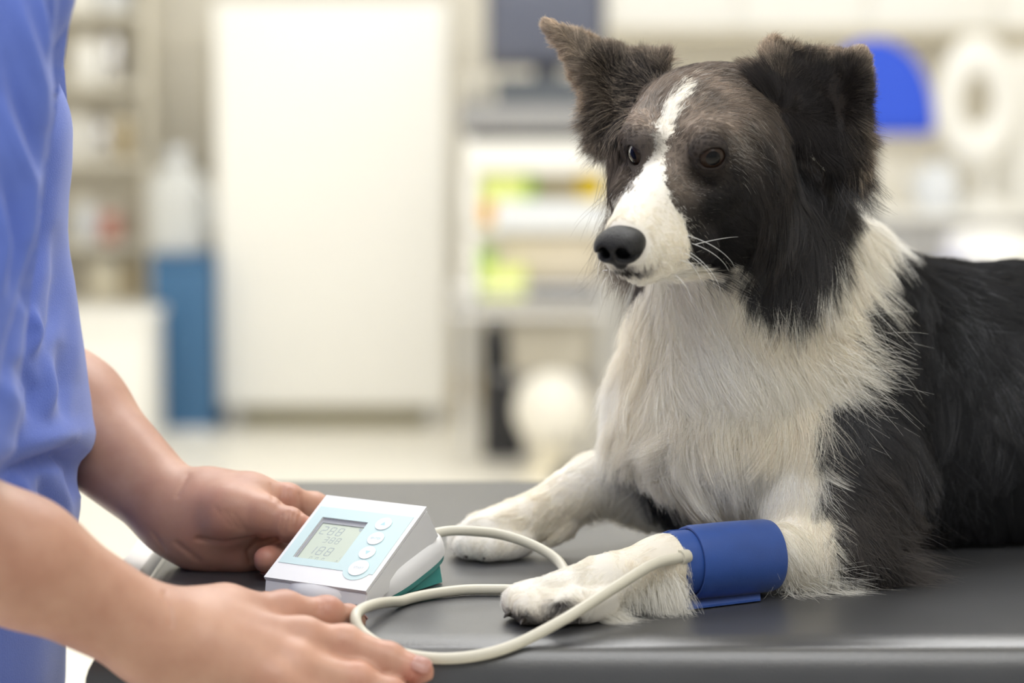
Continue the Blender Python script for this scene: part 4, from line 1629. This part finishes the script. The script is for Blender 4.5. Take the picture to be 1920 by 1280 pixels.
def dog_field():
    xs = graded(-0.075, 0.98, 0.0075, [(-0.06, 0.30), (.075, .175, .0017), (EYE_N[0] - .016, EYE_N[0] + .018, .0010), (EYE_F[0] - .016, EYE_F[0] + .018, .0010)], 0.0034)
    ys = graded(1.56, 2.22, 0.0075, [(1.58, 1.90), (1.665, 1.735, .0012)], 0.0034)
    zs = graded(0.838, 1.32, 0.0065, [(0.838, 0.89), (1.03, 1.305), (1.140, 1.186, .0011)], 0.0034)
    f = Field(xs, ys, zs)
    c, e = f.cone, f.ell
    # trunk
    c(A(1500, 800, 1.92), A(1900, 790, 1.985), .095, .108, .03)
    c(A(1900, 790, 1.985), A(2320, 800, 2.05), .108, .100, .03)
    c(A(2320, 800, 2.05), A(2560, 850, 2.08), .100, .098, .03)
    c(A(1665, 625, 1.93), A(1900, 622, 1.97), .052, .055, .04)          # withers
    e(A(2340, 900, 1.96), (.12, .055, .085), k=.03)                     # thigh
    c(A(2330, 1000, 1.935), A(2130, 1010, 1.905), .030, .022, .02)      # hind foot
    c(A(2680, 900, 2.08), A(2790, 990, 1.98), .035, .02, .02)           # tail
    c(A(2790, 990, 1.98), A(2600, 1060, 1.84), .02, .012, .02)
    # neck and chest
    c(A(1440, 400, 1.835), A(1408, 580, 1.86), .050, .082, .03)
    c(A(1408, 580, 1.86), A(1378, 780, 1.86), .082, .086, .03)
    c(A(1385, 780, 1.86), A(1395, 920, 1.865), .084, .057, .03)
    c(A(1548, 515, 1.88), A(1640, 680, 1.93), .048, .075, .03)
    c(A(1560, 650, 1.86), A(1600, 880, 1.81), .062, .052, .03)          # shoulder
    c(A(1590, 880, 1.80), A(1590, 1020, 1.765), .046, .032, .02)        # upper arm
    c(A(1545, 860, 1.805), A(1520, 1000, 1.765), .046, .036, .025)
    # near foreleg
    c(A(1580, 1040, 1.757), A(1460, 1040, 1.728), .030, .0205, .010)
    c(A(1460, 1040, 1.728), A(1245, 1058, 1.682), .0205, .0185, .008)
    c(A(1245, 1058, 1.682), A(1130, 1095, 1.660), .0195, .0185, .012)
    c(A(1130, 1095, 1.660), A(1040, 1120, 1.642), .0185, .0165, .010)
    for px, py, Y, r in ((972, 1128, 1.640, .0125), (992, 1140, 1.622, .0125), (1040, 1143, 1.617, .0125), (1095, 1140, 1.627, .0125)):
        c(A(px + 35, py - 12, Y + .012), A(px, py, Y), .0125, r, .0032)
    # far foreleg
    c(A(1270, 930, 1.905), A(1130, 902, 1.888), .033, .0215, .015)
    c(A(1130, 902, 1.888), A(1080, 925, 1.88), .0215, .0195, .015)
    c(A(1080, 925, 1.88), A(965, 985, 1.862), .0185, .0175, .012)
    c(A(965, 985, 1.862), A(905, 1003, 1.85), .0175, .0185, .012)
    for px, py, Y in ((868, 1012, 1.858), (880, 1022, 1.838), (915, 1027, 1.832), (950, 1024, 1.838)):
        c(A(px + 25, py - 8, Y + .01), A(px, py, Y), .0125, .0120, .0032)
    c(A(1062, 985, 1.868), A(1040, 1008, 1.862), .009, .007, .008)      # carpal pad
    # head
    e(hd(-6.4, 0, 0.3), (.073, .056, .051), HR, .02)
    c(hd(-1.0, 0, -2.6), hd(8.5, 0, -3.1), .037, .0195, .018, sc=(1, 1, 1))
    c(hd(0.0, 0, 0.2), hd(9.0, 0, -2.1), .021, .0125, .012)
    c(hd(-1, 0, -5.9), hd(8.1, 0, -4.95), .024, .0112, .010)
    for s in (-1, 1):
        e(hd(-3.6, 3.3 * s, -2.6), (.045, .030, .042), HR, .02)
        c(hd(0.2, 2.6 * s, 1.9), hd(-2.2, 3.6 * s, 1.6), .0125, .013, .012)
        c(hd(6.8, 1.2 * s, -3.4), hd(9.0, .85 * s, -3.6), .013, .0105, .008)  # flews
        c(hd(2.4, 2.1 * s, -5.0), hd(7.0, 1.35 * s, -4.4), .015, .012, .010)
        e(hd(1.2, 3.3 * s, -1.7), (.020, .012, .010), HR, .012)
    c(hd(-6, 0, -4.2), A(1405, 480, 1.82), .048, .058, .03)              # throat
    # eye openings
    for E_ in (EYE_N, EYE_F):
        D_ = EYE_DIR[0 if E_ is EYE_N else 1]
        sd = unit(np.cross(HU, D_))
        up = np.cross(D_, sd)
        tl = .10 if E_ is EYE_N else -.10
        sd, up = sd * math.cos(tl) + up * math.sin(tl), up * math.cos(tl) - sd * math.sin(tl)
        f.ell(E_, (.0132,) * 3, k=.012)                                   # lids
        f.ell(E_ + D_ * .012, (.0105, .0100, .0066), np.stack([D_, sd, up]), k=.003, op='sub')
        f.ell(E_, (.0113,) * 3, k=.0008, op='sub')
    # mouth line
    for s in (-1, 1):
        c(hd(9.7, .3 * s, -4.45), hd(8.6, 1.5 * s, -4.5), .0016, .0016, .003, 'sub')
        c(hd(8.6, 1.5 * s, -4.5), hd(3.0, 3.3 * s, -5.5), .0016, .0026, .003, 'sub')
    # ears
    f.tri(A(1432, 190, 1.765), A(1452, 108, 1.775), A(1590, 300, 1.785), .0055, .012)
    f.tri(A(1452, 108, 1.775), A(1560, 118, 1.795), A(1590, 300, 1.785), .0050, .010)
    f.tri(A(1560, 118, 1.795), A(1612, 112, 1.775), A(1580, 300, 1.785), .0045, .010)
    f.tri(A(1612, 112, 1.775), A(1604, 225, 1.770), A(1580, 300, 1.785), .0045, .010)
    f.tri(A(1245, 125, 1.81), A(1150, 115, 1.83), A(1155, 255, 1.80), .0055, .012)
    f.tri(A(1150, 115, 1.83), A(1100, 140, 1.80), A(1155, 255, 1.80), .0050, .010)
    f.tri(A(1150, 105, 1.825), A(1095, 130, 1.80), A(1028, 46, 1.80), .0040, .010)
    f.floor(TZ + .0006)
    return f


DV, DF_ = dog_field().mesh(1)
DN = vnormals(DV, DF_)

# ---- coat pattern: patches on the body
WHITE_POLYS = [
    [(1266, 165), (1300, 150), (1276, 205), (1258, 250), (1247, 292), (1245, 330), (1258, 372), (1283, 412), (1294, 450), (1290, 488),
     (1310, 512), (1336, 505), (1384, 486), (1396, 500), (1350, 545), (1300, 560), (1150, 570), (1085, 500), (1120, 400), (1180, 350), (1210, 312),
     (1227, 290), (1229, 245), (1240, 205)],
    [(1100, 555), (1335, 530), (1392, 490), (1400, 530), (1440, 548), (1500, 545), (1545, 500), (1568, 360), (1610, 385), (1658, 450),
     (1632, 530), (1585, 590), (1580, 640), (1592, 715), (1535, 770), (1512, 800), (1545, 850), (1535, 930), (1566, 990), (1572, 1130),
     (1300, 1210), (880, 1210), (780, 1100), (800, 950), (1050, 820), (1168, 845), (1195, 905), (1230, 960), (1290, 990), (1240, 900), (1080, 700)],
]
GREY_BLOBS = [(1305, 190, 50, .30), (1382, 272, 26, .75), (1215, 205, 28, .5), (1190, 235, 16, .35), (1330, 160, 40, .25), (1282, 355, 30, .30), (1308, 420, 18, .1),
              (1225, 150, 40, .3), (1262, 330, 16, .5), (1395, 235, 30, .2), (1900, 720, 50, .06)]


def ear_mask(P):
    q = proj(P)
    e1 = in_poly(q, [(1415, 160), (1430, 60), (1680, 60), (1660, 250), (1600, 310), (1560, 300), (1470, 230)]) & (P[:, 2] > 1.12)
    e2 = in_poly(q, [(1000, 20), (1110, 60), (1255, 90), (1255, 135), (1200, 180), (1165, 250), (1120, 260)])
    return e1 | e2


EAR_GLOW_EDGES = [[(1018, 38), (1080, 125), (1100, 175), (1122, 250)], [(1018, 38), (1075, 55), (1110, 78), (1165, 80), (1245, 105)],
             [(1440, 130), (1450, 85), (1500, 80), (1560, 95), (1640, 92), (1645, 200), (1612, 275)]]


def coat_colour(P, N, seed, strand=True):
    r = np.random.default_rng(seed)
    n = len(P)
    q = proj(P)
    q = q + np.stack([wobble(P, 260, 3), wobble(P, 260, 4)], 1) * 5 + (r.normal(size=(n, 2)) * (5 if strand else 2))
    loc = (P - HEAD_O) @ HR.T * 100
    head = (loc[:, 0] > -9) & (loc[:, 2] > -9) & (q[:, 1] < 560)
    w = np.zeros(n, bool)
    w |= in_poly(q, WHITE_POLYS[0]) & (loc[:, 0] > -7.5)
    w |= in_poly(q, WHITE_POLYS[1]) & ~((loc[:, 0] > -8) & (loc[:, 2] > -6.0) & (q[:, 1] < 560))
    # mirrored muzzle of the unseen cheek
    prob = np.zeros(n)
    for bx, by, br, fr in GREY_BLOBS:
        d2 = ((q - (bx, by)) ** 2).sum(1) / br ** 2
        prob = np.maximum(prob, fr * np.exp(-d2 * 0.9))
    if strand:
        grey = (r.uniform(size=n) < prob) & ((N @ CAM_F) < 0.3) & ~w
    else:
        grey = np.zeros(n, bool)
    t = 0.5 + 0.5 * wobble(P, 90, 8)
    warm = np.clip(0.5 + 0.4 * wobble(P, 40, 9), 0, 1)[:, None]
    white = np.array([0.955, 0.93, 0.88]) * (1 - warm) + np.array([0.94, 0.88, 0.77]) * warm
    # forehead, cheeks and shoulder are browner than the back
    brown = np.clip(np.exp(-((q[:, 0] - 1325) / 115) ** 2 - ((q[:, 1] - 190) / 85) ** 2)
                    + 1.0 * np.exp(-((q[:, 0] - 1198) / 36) ** 2 - ((q[:, 1] - 212) / 50) ** 2) + .45 * np.exp(-((q[:, 0] - 1280) / 32) ** 2 - ((q[:, 1] - 320) / 60) ** 2)
                    + 0.25 * np.exp(-((q[:, 0] - 1640) / 90) ** 2 - ((q[:, 1] - 960) / 130) ** 2)
                    + 0.35 * np.exp(-((q[:, 0] - 1150) / 90) ** 2 - ((q[:, 1] - 330) / 260) ** 2)
                    + 0.09 * np.exp(-((q[:, 0] - 1520) / 120) ** 2 - ((q[:, 1] - 400) / 160) ** 2), 0, 1)[:, None]
    dark = np.array([0.013, 0.0115, 0.011]) * (1 - brown) + np.array([0.34, 0.275, 0.225]) * brown
    dark = dark * (0.7 + 0.6 * t[:, None])
    if strand:
        for bx, by, sx, sy, fr in ((1795, 590, 26, 75, .30), (1905, 715, 40, 55, .32), (1760, 900, 60, 80, .10)):  # bluish-grey hairs paint the overhead sheen into the black trunk
            sheen_hair = (r.uniform(size=n) < fr * np.exp(-((q[:, 0] - bx) / sx) ** 2 - ((q[:, 1] - by) / sy) ** 2)) & (P[:, 0] > .2)
            dark = np.where(sheen_hair[:, None], np.array([.20, .205, .225]), dark)
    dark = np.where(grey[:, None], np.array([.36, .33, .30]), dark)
    # ears: warm brown, tan streaks; pale edges paint in the backlit rim glow
    em = ear_mask(P)
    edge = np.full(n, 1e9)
    for line in EAR_GLOW_EDGES:
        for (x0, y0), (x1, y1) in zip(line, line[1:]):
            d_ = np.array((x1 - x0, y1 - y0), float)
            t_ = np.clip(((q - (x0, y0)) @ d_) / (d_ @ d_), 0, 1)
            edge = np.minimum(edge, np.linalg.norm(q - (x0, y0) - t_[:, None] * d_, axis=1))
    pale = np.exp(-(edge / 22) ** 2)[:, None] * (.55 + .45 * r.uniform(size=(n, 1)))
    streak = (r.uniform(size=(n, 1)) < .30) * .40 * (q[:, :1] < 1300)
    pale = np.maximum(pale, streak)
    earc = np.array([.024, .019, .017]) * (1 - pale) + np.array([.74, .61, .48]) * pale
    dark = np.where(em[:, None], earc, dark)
    # nose rim, lips, eye rims, toe hair between the pads
    rim = np.zeros(n)
    for E_ in (EYE_N, EYE_F):
        rim = np.maximum(rim, np.clip(1.9 - np.linalg.norm(P - E_, axis=1) / .0128, 0, 1))
    rim = np.maximum(rim, np.clip(1.6 - np.linalg.norm((loc - (9.3, .0, -4.5)) / (1.0, 1.3, .5), axis=1), 0, 1))
    rim = np.maximum(rim, np.clip(1.6 - np.linalg.norm((q - (1322, 512)) / (20, 11), axis=1), 0, 1) * (loc[:, 1] > 0))
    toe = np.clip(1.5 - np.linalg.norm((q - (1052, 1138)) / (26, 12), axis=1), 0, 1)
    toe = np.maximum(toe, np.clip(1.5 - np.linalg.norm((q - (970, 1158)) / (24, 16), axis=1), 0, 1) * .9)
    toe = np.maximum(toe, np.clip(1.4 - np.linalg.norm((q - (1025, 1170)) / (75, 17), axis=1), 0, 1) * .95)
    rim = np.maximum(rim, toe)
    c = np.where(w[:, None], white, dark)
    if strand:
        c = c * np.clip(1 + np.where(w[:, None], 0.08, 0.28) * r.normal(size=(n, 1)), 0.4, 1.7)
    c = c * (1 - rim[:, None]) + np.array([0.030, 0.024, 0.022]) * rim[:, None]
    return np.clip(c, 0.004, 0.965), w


# ---- how the coat lies: (px, py, dx, dy, length cm, lift)
GUIDES = np.array([
    # muzzle and face
    (1160, 420, -.5, -.6, .45, .12), (1240, 400, .7, .1, .6, .12), (1270, 470, .9, .3, .7, .12), (1180, 520, .2, .9, .7, .2),
    (1235, 300, .05, -1, .7, .12), (1255, 230, .2, -1, .9, .15), (1290, 170, .4, -.9, .8, .2), (1200, 370, .1, -.9, .5, .12),
    (1300, 250, .7, -.6, 1.0, .15), (1380, 270, .9, .3, 1.2, .15), (1340, 170, .7, -.4, .9, .2), (1300, 380, .9, .2, .8, .12),
    (1340, 330, .9, .4, .7, .1), (1380, 420, .8, .6, 1.2, .15), (1430, 340, .7, .7, 1.8, .15), (1360, 500, .6, .8, 1.6, .2),
    (1190, 240, -.5, -.5, .9, .15), (1190, 320, -.3, .8, .7, .12), (1200, 180, -.3, -.9, 1.2, .2), (1150, 330, -.3, .9, 2.0, .2),
    # far cheek
    (1140, 250, -.75, .5, 3.2, .35), (1140, 400, -.25, 1, 3.5, .25), (1130, 470, -.2, 1, 3.8, .25), (1150, 540, -.1, 1, 3.5, .2),
    # near cheek ruff
    (1470, 420, .35, .95, 3.4, .15), (1530, 420, .15, 1, 4.6, .18), (1560, 330, .35, .95, 4.2, .22), (1440, 500, .05, 1, 3.6, .15),
    (1540, 520, .1, 1, 4.6, .2), (1400, 540, -.05, 1, 3.2, .18), (1500, 300, .3, .9, 2.2, .15),
    # throat, chest
    (1210, 580, -.1, 1, 4.0, .30), (1330, 580, -.05, 1, 4.2, .15), (1180, 640, -.25, 1, 4.6, .42), (1240, 680, .1, 1, 5.0, .24),
    (1340, 660, .1, 1, 5.0, .22), (1440, 650, .4, .9, 5.0, .2), (1420, 720, -.25, .95, 4.5, .22), (1320, 760, -.5, .85, 4.8, .2), (1230, 790, -.55, .8, 4.4, .25), (1540, 640, .8, .55, 5.5, .3), (1500, 740, .4, .9, 5.0, .2),
    (1170, 780, -.3, 1, 4.6, .40), (1260, 850, -.25, 1, 5.0, .15), (1380, 830, -.35, .95, 4.5, .12), (1420, 900, .15, 1, 3.5, .1), (1260, 930, .2, 1, 4.0, .2),
    (1470, 860, .25, .95, 3.0, .12), (1580, 560, .7, .6, 5.0, .25), (1620, 440, .6, .4, 3.0, .35), (1600, 390, .3, .6, 3.0, .3),
    (1655, 470, .5, .7, 3.2, .4),
    # shoulder, trunk
    (1600, 780, .5, .85, 3.6, .15), (1580, 900, .35, .95, 2.4, .12), (1640, 930, .5, .9, 4.0, .15), (1660, 1040, .8, .45, 4.0, .2),
    (1690, 560, .5, .8, 3.2, .2), (1730, 500, .8, .2, 2.8, .3), (1800, 500, 1, .1, 2.2, .12), (1900, 510, 1, .15, 2.2, .12),
    (1780, 640, .35, .9, 3.4, .12), (1900, 650, .5, .85, 3.4, .12), (1740, 800, .25, 1, 4.0, .12), (1880, 830, .2, 1, 4.0, .12),
    (1760, 960, .15, 1, 4.0, .12), (1900, 980, .1, 1, 3.6, .12), (2200, 800, .5, .8, 3.5, .15),
    # near foreleg
    (1540, 1000, .1, 1, 1.8, .12), (1490, 960, -.2, .9, 2.0, .12), (1520, 1080, .5, .8, 3.0, .15), (1480, 1030, .25, 1, 1.8, .22), (1470, 1000, .2, 1, 1.6, .22), (1380, 1030, -.6, .5, .9, .1),
    (1230, 1020, -.7, .35, .7, .12), (1240, 1080, .15, 1, 1.4, .2), (1130, 1090, -.5, .7, .8, .14), (1020, 1100, -.7, .6, .8, .15),
    (960, 1120, -.6, .8, .7, .2), (1060, 1140, -.1, 1, .8, .15), (1280, 1100, .35, .9, 2.4, .25),
    # far foreleg
    (1150, 880, -.2, .6, 1.0, .12), (1080, 900, -.7, .6, .9, .1), (980, 970, -.7, .6, .9, .12), (890, 1010, -.6, .8, .9, .15),
    (1180, 960, .1, 1, 2.2, .15), (1050, 1000, -.4, .9, 1.0, .12),
], float)
# ears have hair of their own
EAR_GUIDES = np.array([
    (1450, 100, -.05, -1, 1.3, .35), (1500, 100, .1, -1, 1.2, .35), (1560, 110, .2, -.9, 1.0, .35), (1625, 110, .3, -.8, .8, .3),
    (1632, 170, 1, -.1, 1.1, .4), (1615, 235, .9, .35, 2.0, .4), (1590, 290, .45, .9, 2.8, .25), (1500, 180, .3, -.3, 1.0, .12),
    (1560, 180, .6, -.1, .9, .1), (1450, 180, -.3, -.6, 2.2, .3), (1540, 260, .5, .6, 2.6, .2), (1470, 240, .1, .8, 2.4, .2),
    (1036, 50, -.8, -.5, .7, .3), (1060, 100, -.7, .2, .9, .4), (1100, 160, -.8, .3, 1.2, .4), (1135, 230, -.8, .45, 2.4, .4),
    (1100, 80, .0, -.8, 1.0, .3), (1170, 95, .1, -1, 1.0, .4), (1235, 110, .3, -1, 1.2, .4), (1170, 170, -.8, -.2, 2.2, .2), (1210, 190, -.7, -.2, 2.0, .2),
    (1240, 150, -.4, -.7, 1.8, .3), (1110, 130, -.6, -.2, 1.4, .12),
], float)


def comb(q, G, p=1.6):
    d2 = ((q[:, None, :] - G[None, :, :2]) ** 2).sum(2) + 150.0
    w = d2 ** -p
    w /= w.sum(1, keepdims=True)
    v = w @ G[:, 2:]
    return v[:, :2], v[:, 2] / 100, v[:, 3]


def sample_surface(V, F, N, count, weight, seed):
    r = np.random.default_rng(seed)
    a = V[F]
    n = np.cross(a[:, 2] - a[:, 0], a[:, 3] - a[:, 1])
    area_ = np.linalg.norm(n, axis=1) * 0.5
    c = a.mean(1)
    w = area_ * weight(c, unit(N[F].mean(1)))
    f = r.choice(len(F), size=count, p=w / w.sum())
    u, v = r.uniform(size=(2, count))
    W = np.stack([(1 - u) * (1 - v), u * (1 - v), u * v, (1 - u) * v], 1)
    P = (V[F[f]] * W[:, :, None]).sum(1)
    M = unit((N[F[f]] * W[:, :, None]).sum(1))
    return P, M


dog = thing('dog', 'black and white collie lying on the examination table with a blue cuff on its foreleg', 'dog', (0, 0, 0))
dog_skin_m = attr_material('dog_skin', 'hair_colour', 0.85)
me = np_mesh('body', DV, DF_)
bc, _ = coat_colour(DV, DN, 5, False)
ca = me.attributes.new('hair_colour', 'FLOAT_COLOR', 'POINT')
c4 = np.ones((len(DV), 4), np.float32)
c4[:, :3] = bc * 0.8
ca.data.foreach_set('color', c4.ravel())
link('body', me, dog_skin_m, dog)

CUFF_A, CUFF_B = A(1262, 1056, 1.686), A(1440, 1040, 1.724)


def coat(name, count, weight, guides, m, seed, radius, maskfn, clump, csize, lscale=1.0, curl=0.0, frizz=0.15, K=7, locks=0.0):
    P, N = sample_surface(DV, DF_, DN, count, weight, seed)
    keep = maskfn(P, N)
    # no hair on the eyes, the nose leather, under the cuff or below the belly
    for E_ in (EYE_N, EYE_F):
        dd = EYE_DIR[0 if E_ is EYE_N else 1]
        keep &= np.linalg.norm(P - E_ - dd * .0125, axis=1) > .0098
    loc = (P - HEAD_O) @ HR.T * 100
    keep &= np.linalg.norm((loc - (10.6, 0, -2.6)) / (2.1, 1.90, 1.5), axis=1) > 1
    ax = CUFF_B - CUFF_A
    t = ((P - CUFF_A) @ ax) / (ax @ ax)
    rr = np.linalg.norm(P - CUFF_A - t[:, None] * ax, axis=1)
    keep &= ~((t > 0.02) & (t < 1.0) & (rr < .034))
    keep &= P[:, 2] > TZ + .003
    P, N, loc = P[keep], N[keep], loc[keep]
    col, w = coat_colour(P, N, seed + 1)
    q = proj(P)
    d2, L, lift = comb(q, guides)
    D = d2[:, :1] * CAM_R - d2[:, 1:] * CAM_U
    # combed a little towards the viewer where the coat hangs off the front
    near_eye = np.minimum(np.linalg.norm(P - EYE_N, axis=1), np.linalg.norm(P - EYE_F, axis=1))
    L = L * np.clip((near_eye - .006) / .030, .45, 1)
    lift = np.maximum(lift, np.clip(.32 - L * 16, .10, .32))
    lift = np.where(near_eye < .03, np.maximum(lift, .45), lift)
    face = np.clip((loc[:, 0] + 3) / 6, 0, 1) * (loc[:, 2] > -7.5)
    L = np.where((face > .5) & (L > .012), .012, L)
    L = L * (1 - .45 * np.clip((loc[:, 0] + 4) / 5, 0, 1) * (loc[:, 2] > -7.0))
    leg = (q[:, 1] > 850) & (q[:, 0] < 1300)
    L = np.where(leg, L * np.where(q[:, 0] < 1120, 1.0, .7), L)
    lift = np.where(leg & (q[:, 0] < 1120), np.maximum(lift, .30), lift)
    L = L * np.clip((P[:, 2] - TZ) / .03 + .35, .35, 1)
    return strands(name, P, D, N, L * lscale, lift, col, radius, m, dog, K=K, clump=clump, clump_size=csize, grav=.25,
                   curl=curl, frizz=frizz, seed=seed + 2, min_z=TZ + .0008, locks=locks)


vis = lambda c, n: np.where((n @ CAM_F) < 0.25, 1.0, 0.30) * np.where(proj(c)[:, 0] < 1990, 1.0, 0.10)
fur_m = hair_material('dog_coat', 0.17, 0.40, 0.060)
face_m = hair_material('dog_face', 0.35, 0.25, 0.025)


def w_face(c, n):
    loc = (c - HEAD_O) @ HR.T * 100
    return vis(c, n) * np.where((loc[:, 0] > -6) & (np.linalg.norm(loc, axis=1) < 14), 3.0, 0.0) + 1e-9


def w_body(c, n):
    loc = (c - HEAD_O) @ HR.T * 100
    return vis(c, n) * np.where((loc[:, 0] > -2) & (np.linalg.norm(loc, axis=1) < 13), 0.0, 1.0)


FUR = 1.0
coat('coat', int(360000 * FUR), w_body, GUIDES, fur_m, 21, .00011, lambda P, N: ~ear_mask(P), .22, .0075, 1.0, .14, .13, 8, .42)
coat('face_fur', int(170000 * FUR), w_face, GUIDES, face_m, 31, .000095, lambda P, N: ~ear_mask(P), .35, .0040, 1.0, .04, .14, 5)
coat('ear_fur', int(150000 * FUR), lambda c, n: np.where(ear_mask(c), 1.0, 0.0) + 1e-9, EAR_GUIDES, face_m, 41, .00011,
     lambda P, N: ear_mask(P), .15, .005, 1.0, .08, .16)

# ---- eyes
eye_white = mat('eye_white', (0.20, 0.13, 0.10), 0.12)
iris_m = mat('iris_brown', (0.020, 0.010, 0.006), 0.3, noise=.5, nscale=900, spec=.25)
pupil_m = mat('pupil_black', (0.003, 0.003, 0.003), 0.05, spec=.25)
for E_, D_ in zip((EYE_N, EYE_F), EYE_DIR):
    M = Vector(D_).to_track_quat('Z', 'Y').to_matrix().to_4x4()
    R_ = .0110
    ey = lathe('eye', [(0, -R_)] + [(R_ * math.sin(a), -R_ * math.cos(a)) for a in np.linspace(.15, 2.45, 18)], eye_white, dog, E_, 32, M)
    lathe('iris', [(.0092, .0064), (.0070, .0087), (.0036, .0107)], iris_m, ey, E_, 32, M)
    lathe('pupil', [(.0052, .0099), (.003, .0110), (0, .0114)], pupil_m, ey, E_, 24, M)
# ---- nose leather
nose_m = mat('nose_leather', (0.007, 0.007, 0.008), 0.42, spec=.3, bump=.55, bscale=900)
fx = graded(-.027, .025, .0011, [], .001)
nf = Field(fx, fx, fx)
nf.ell((-.002, 0, .001), (.0125, .0155, .0105), k=.004)
nf.ell((-.010, 0, .000), (.012, .0130, .0100), k=.004)
nf.ell((.004, .006, -.001), (.0085, .0085, .0085), k=.005)
nf.ell((.004, -.006, -.001), (.0085, .0085, .0085), k=.005)
nf.cone((-.001, 0, -.006), (.001, 0, -.0115), .006, .0035, .005)
for s in (-1, 1):
    nf.cone((.0135, .0064 * s, -.0018), (.005, .0050 * s, -.001), .0040, .0042, .002, 'sub')
    nf.cone((.010, .0085 * s, -.0035), (.004, .0150 * s, -.0030), .0020, .0012, .002, 'sub')
nf.cone((.0140, 0, .003), (.007, 0, -.014), .0010, .0010, .0015, 'sub')
nv, nfc = nf.mesh(1)
nv = (nv * 1.12) @ HR + hd(10.65, 0, -2.55)
link('nose', np_mesh('nose', nv, nfc), nose_m, dog)

# ---- whiskers
wh_m = hair_material('whisker', 0.25, 0.3, 0.2)
wr, wdir, wn, wl = [], [], [], []
for k, (f_, u_, s, L_) in enumerate([(5.6, -3.4, 1, 5.0), (5.2, -4.1, 1, 3.4), (5.0, -4.3, 1, 4.2), (5.6, -4.6, 1, 3.8), (6.3, -4.4, 1, 3.4), (6.0, -5.0, 1, 3.0), (6.8, -4.8, 1, 2.8),
                                      (7.6, -5.6, 1, 2.2), (5.6, -3.4, -1, 3.0), (6.0, -4.1, -1, 3.4), (6.4, -4.6, -1, 3.0), (7.0, -4.2, -1, 2.6), (7.2, -4.9, -1, 3.0), (7.8, -5.4, -1, 2.4), (8.2, -5.8, -1, 2.2)]):
    wr.append(hd(f_, (2.95 - .15 * (f_ - 5)) * s, u_))
    wdir.append(unit(-HF * .5 + HL * .6 * s - HU * (.15 + .12 * (k % 8))))
    wn.append(HL * s)
    wl.append(L_ / 100 * 1.1)
strands('whiskers', np.array(wr), np.array(wdir), np.array(wn), np.array(wl), np.full(len(wr), .9), np.full((len(wr), 3), .9), .00022, wh_m,
        dog, K=8, grav=.35, frizz=.1, seed=3)

# ---- long feathering behind the near foreleg, on the elbow and between the toes
fr, fd, fn, fl, fcv = [], [], [], [], []
rg = np.random.default_rng(77)


def tuft(n, p0, p1, spread, d, L, colr, jit=.25):
    p0, p1, d = np.array(p0), np.array(p1), np.array(d, float)
    for _ in range(n):
        fr.append(p0 + (p1 - p0) * rg.uniform() + rg.normal(size=3) * spread)
        v = unit(d + rg.normal(size=3) * jit)
        fd.append(v)
        nn = unit(np.cross(v, rg.normal(size=3)))
        fn.append(nn)
        fl.append(L * rg.uniform(.6, 1.15))
        fcv.append(np.array(colr) * rg.uniform(.85, 1.08))


WH = (.93, .91, .85)
tuft(900, A(1262, 1072, 1.665), A(1225, 1085, 1.662), .0028, (.28, -.35, -1.0), .040, WH, .3)
tuft(500, A(1225, 1085, 1.662), A(1150, 1110, 1.65), .003, (.15, -.3, -1.0), .026, WH, .28)
tuft(260, A(1150, 1140, 1.64), A(1110, 1150, 1.632), .002, (.6, -.35, -.25), .030, WH, .2)
tuft(900, A(1500, 1085, 1.728), A(1555, 1090, 1.735), .005, (1.0, -.25, -.18), .034, WH, .22)
tuft(160, A(1460, 1090, 1.72), A(1510, 1100, 1.72), .004, (.3, -.6, -.25), .03, WH, .5)
tuft(1500, A(1600, 1020, 1.755), A(1640, 1060, 1.775), .010, (1.0, -.12, -.25), .046, (.10, .082, .07), .2)
tuft(700, A(1600, 900, 1.765), A(1640, 1000, 1.775), .010, (.6, -.1, -.7), .05, (.07, .06, .055), .2)
tuft(1800, A(1185, 350, 1.80), A(1180, 480, 1.805), .008, (-.25, -.1, -1), .038, (.17, .135, .105), .22)
tuft(900, A(1560, 630, 1.80), A(1545, 730, 1.79), .012, (.75, -.25, -.5), .046, WH, .3)
strands('feathering', np.array(fr), np.array(fd), np.array(fn), np.array(fl), np.full(len(fr), .05), np.array(fcv), [.00011] , fur_m, dog,
        K=7, clump=.5, clump_size=.006, grav=.12, frizz=.1, curl=.12, seed=5, min_z=TZ + .0008)

# ---- claws and pads
claw_m = mat('claw_horn', (0.03, 0.024, 0.02), 0.35)
for px, py, Y, d in ((952, 1152, 1.624, (-.6, -.5, -.4)), (980, 1164, 1.610, (-.4, -.8, -.4)), (1030, 1166, 1.604, (-.2, -.9, -.4)), (1086, 1166, 1.614, (0, -.9, -.4)),
                     (858, 1036, 1.848, (-.6, -.5, -.4)), (874, 1044, 1.830, (-.4, -.8, -.4)), (908, 1048, 1.824, (-.2, -.9, -.4))):
    p = A(px, py, Y)
    p[2] = max(p[2], TZ + .005)
    d = unit(np.array(d, float))
    q_ = p + d * .004
    q_[2] = max(q_[2], TZ + .0025)
    tube('claw', [p - d * .004, p, (p + q_) / 2 + np.array((0, 0, .0006)), q_], [.0018, .0018, .0013, .0004], claw_m, dog, 8)
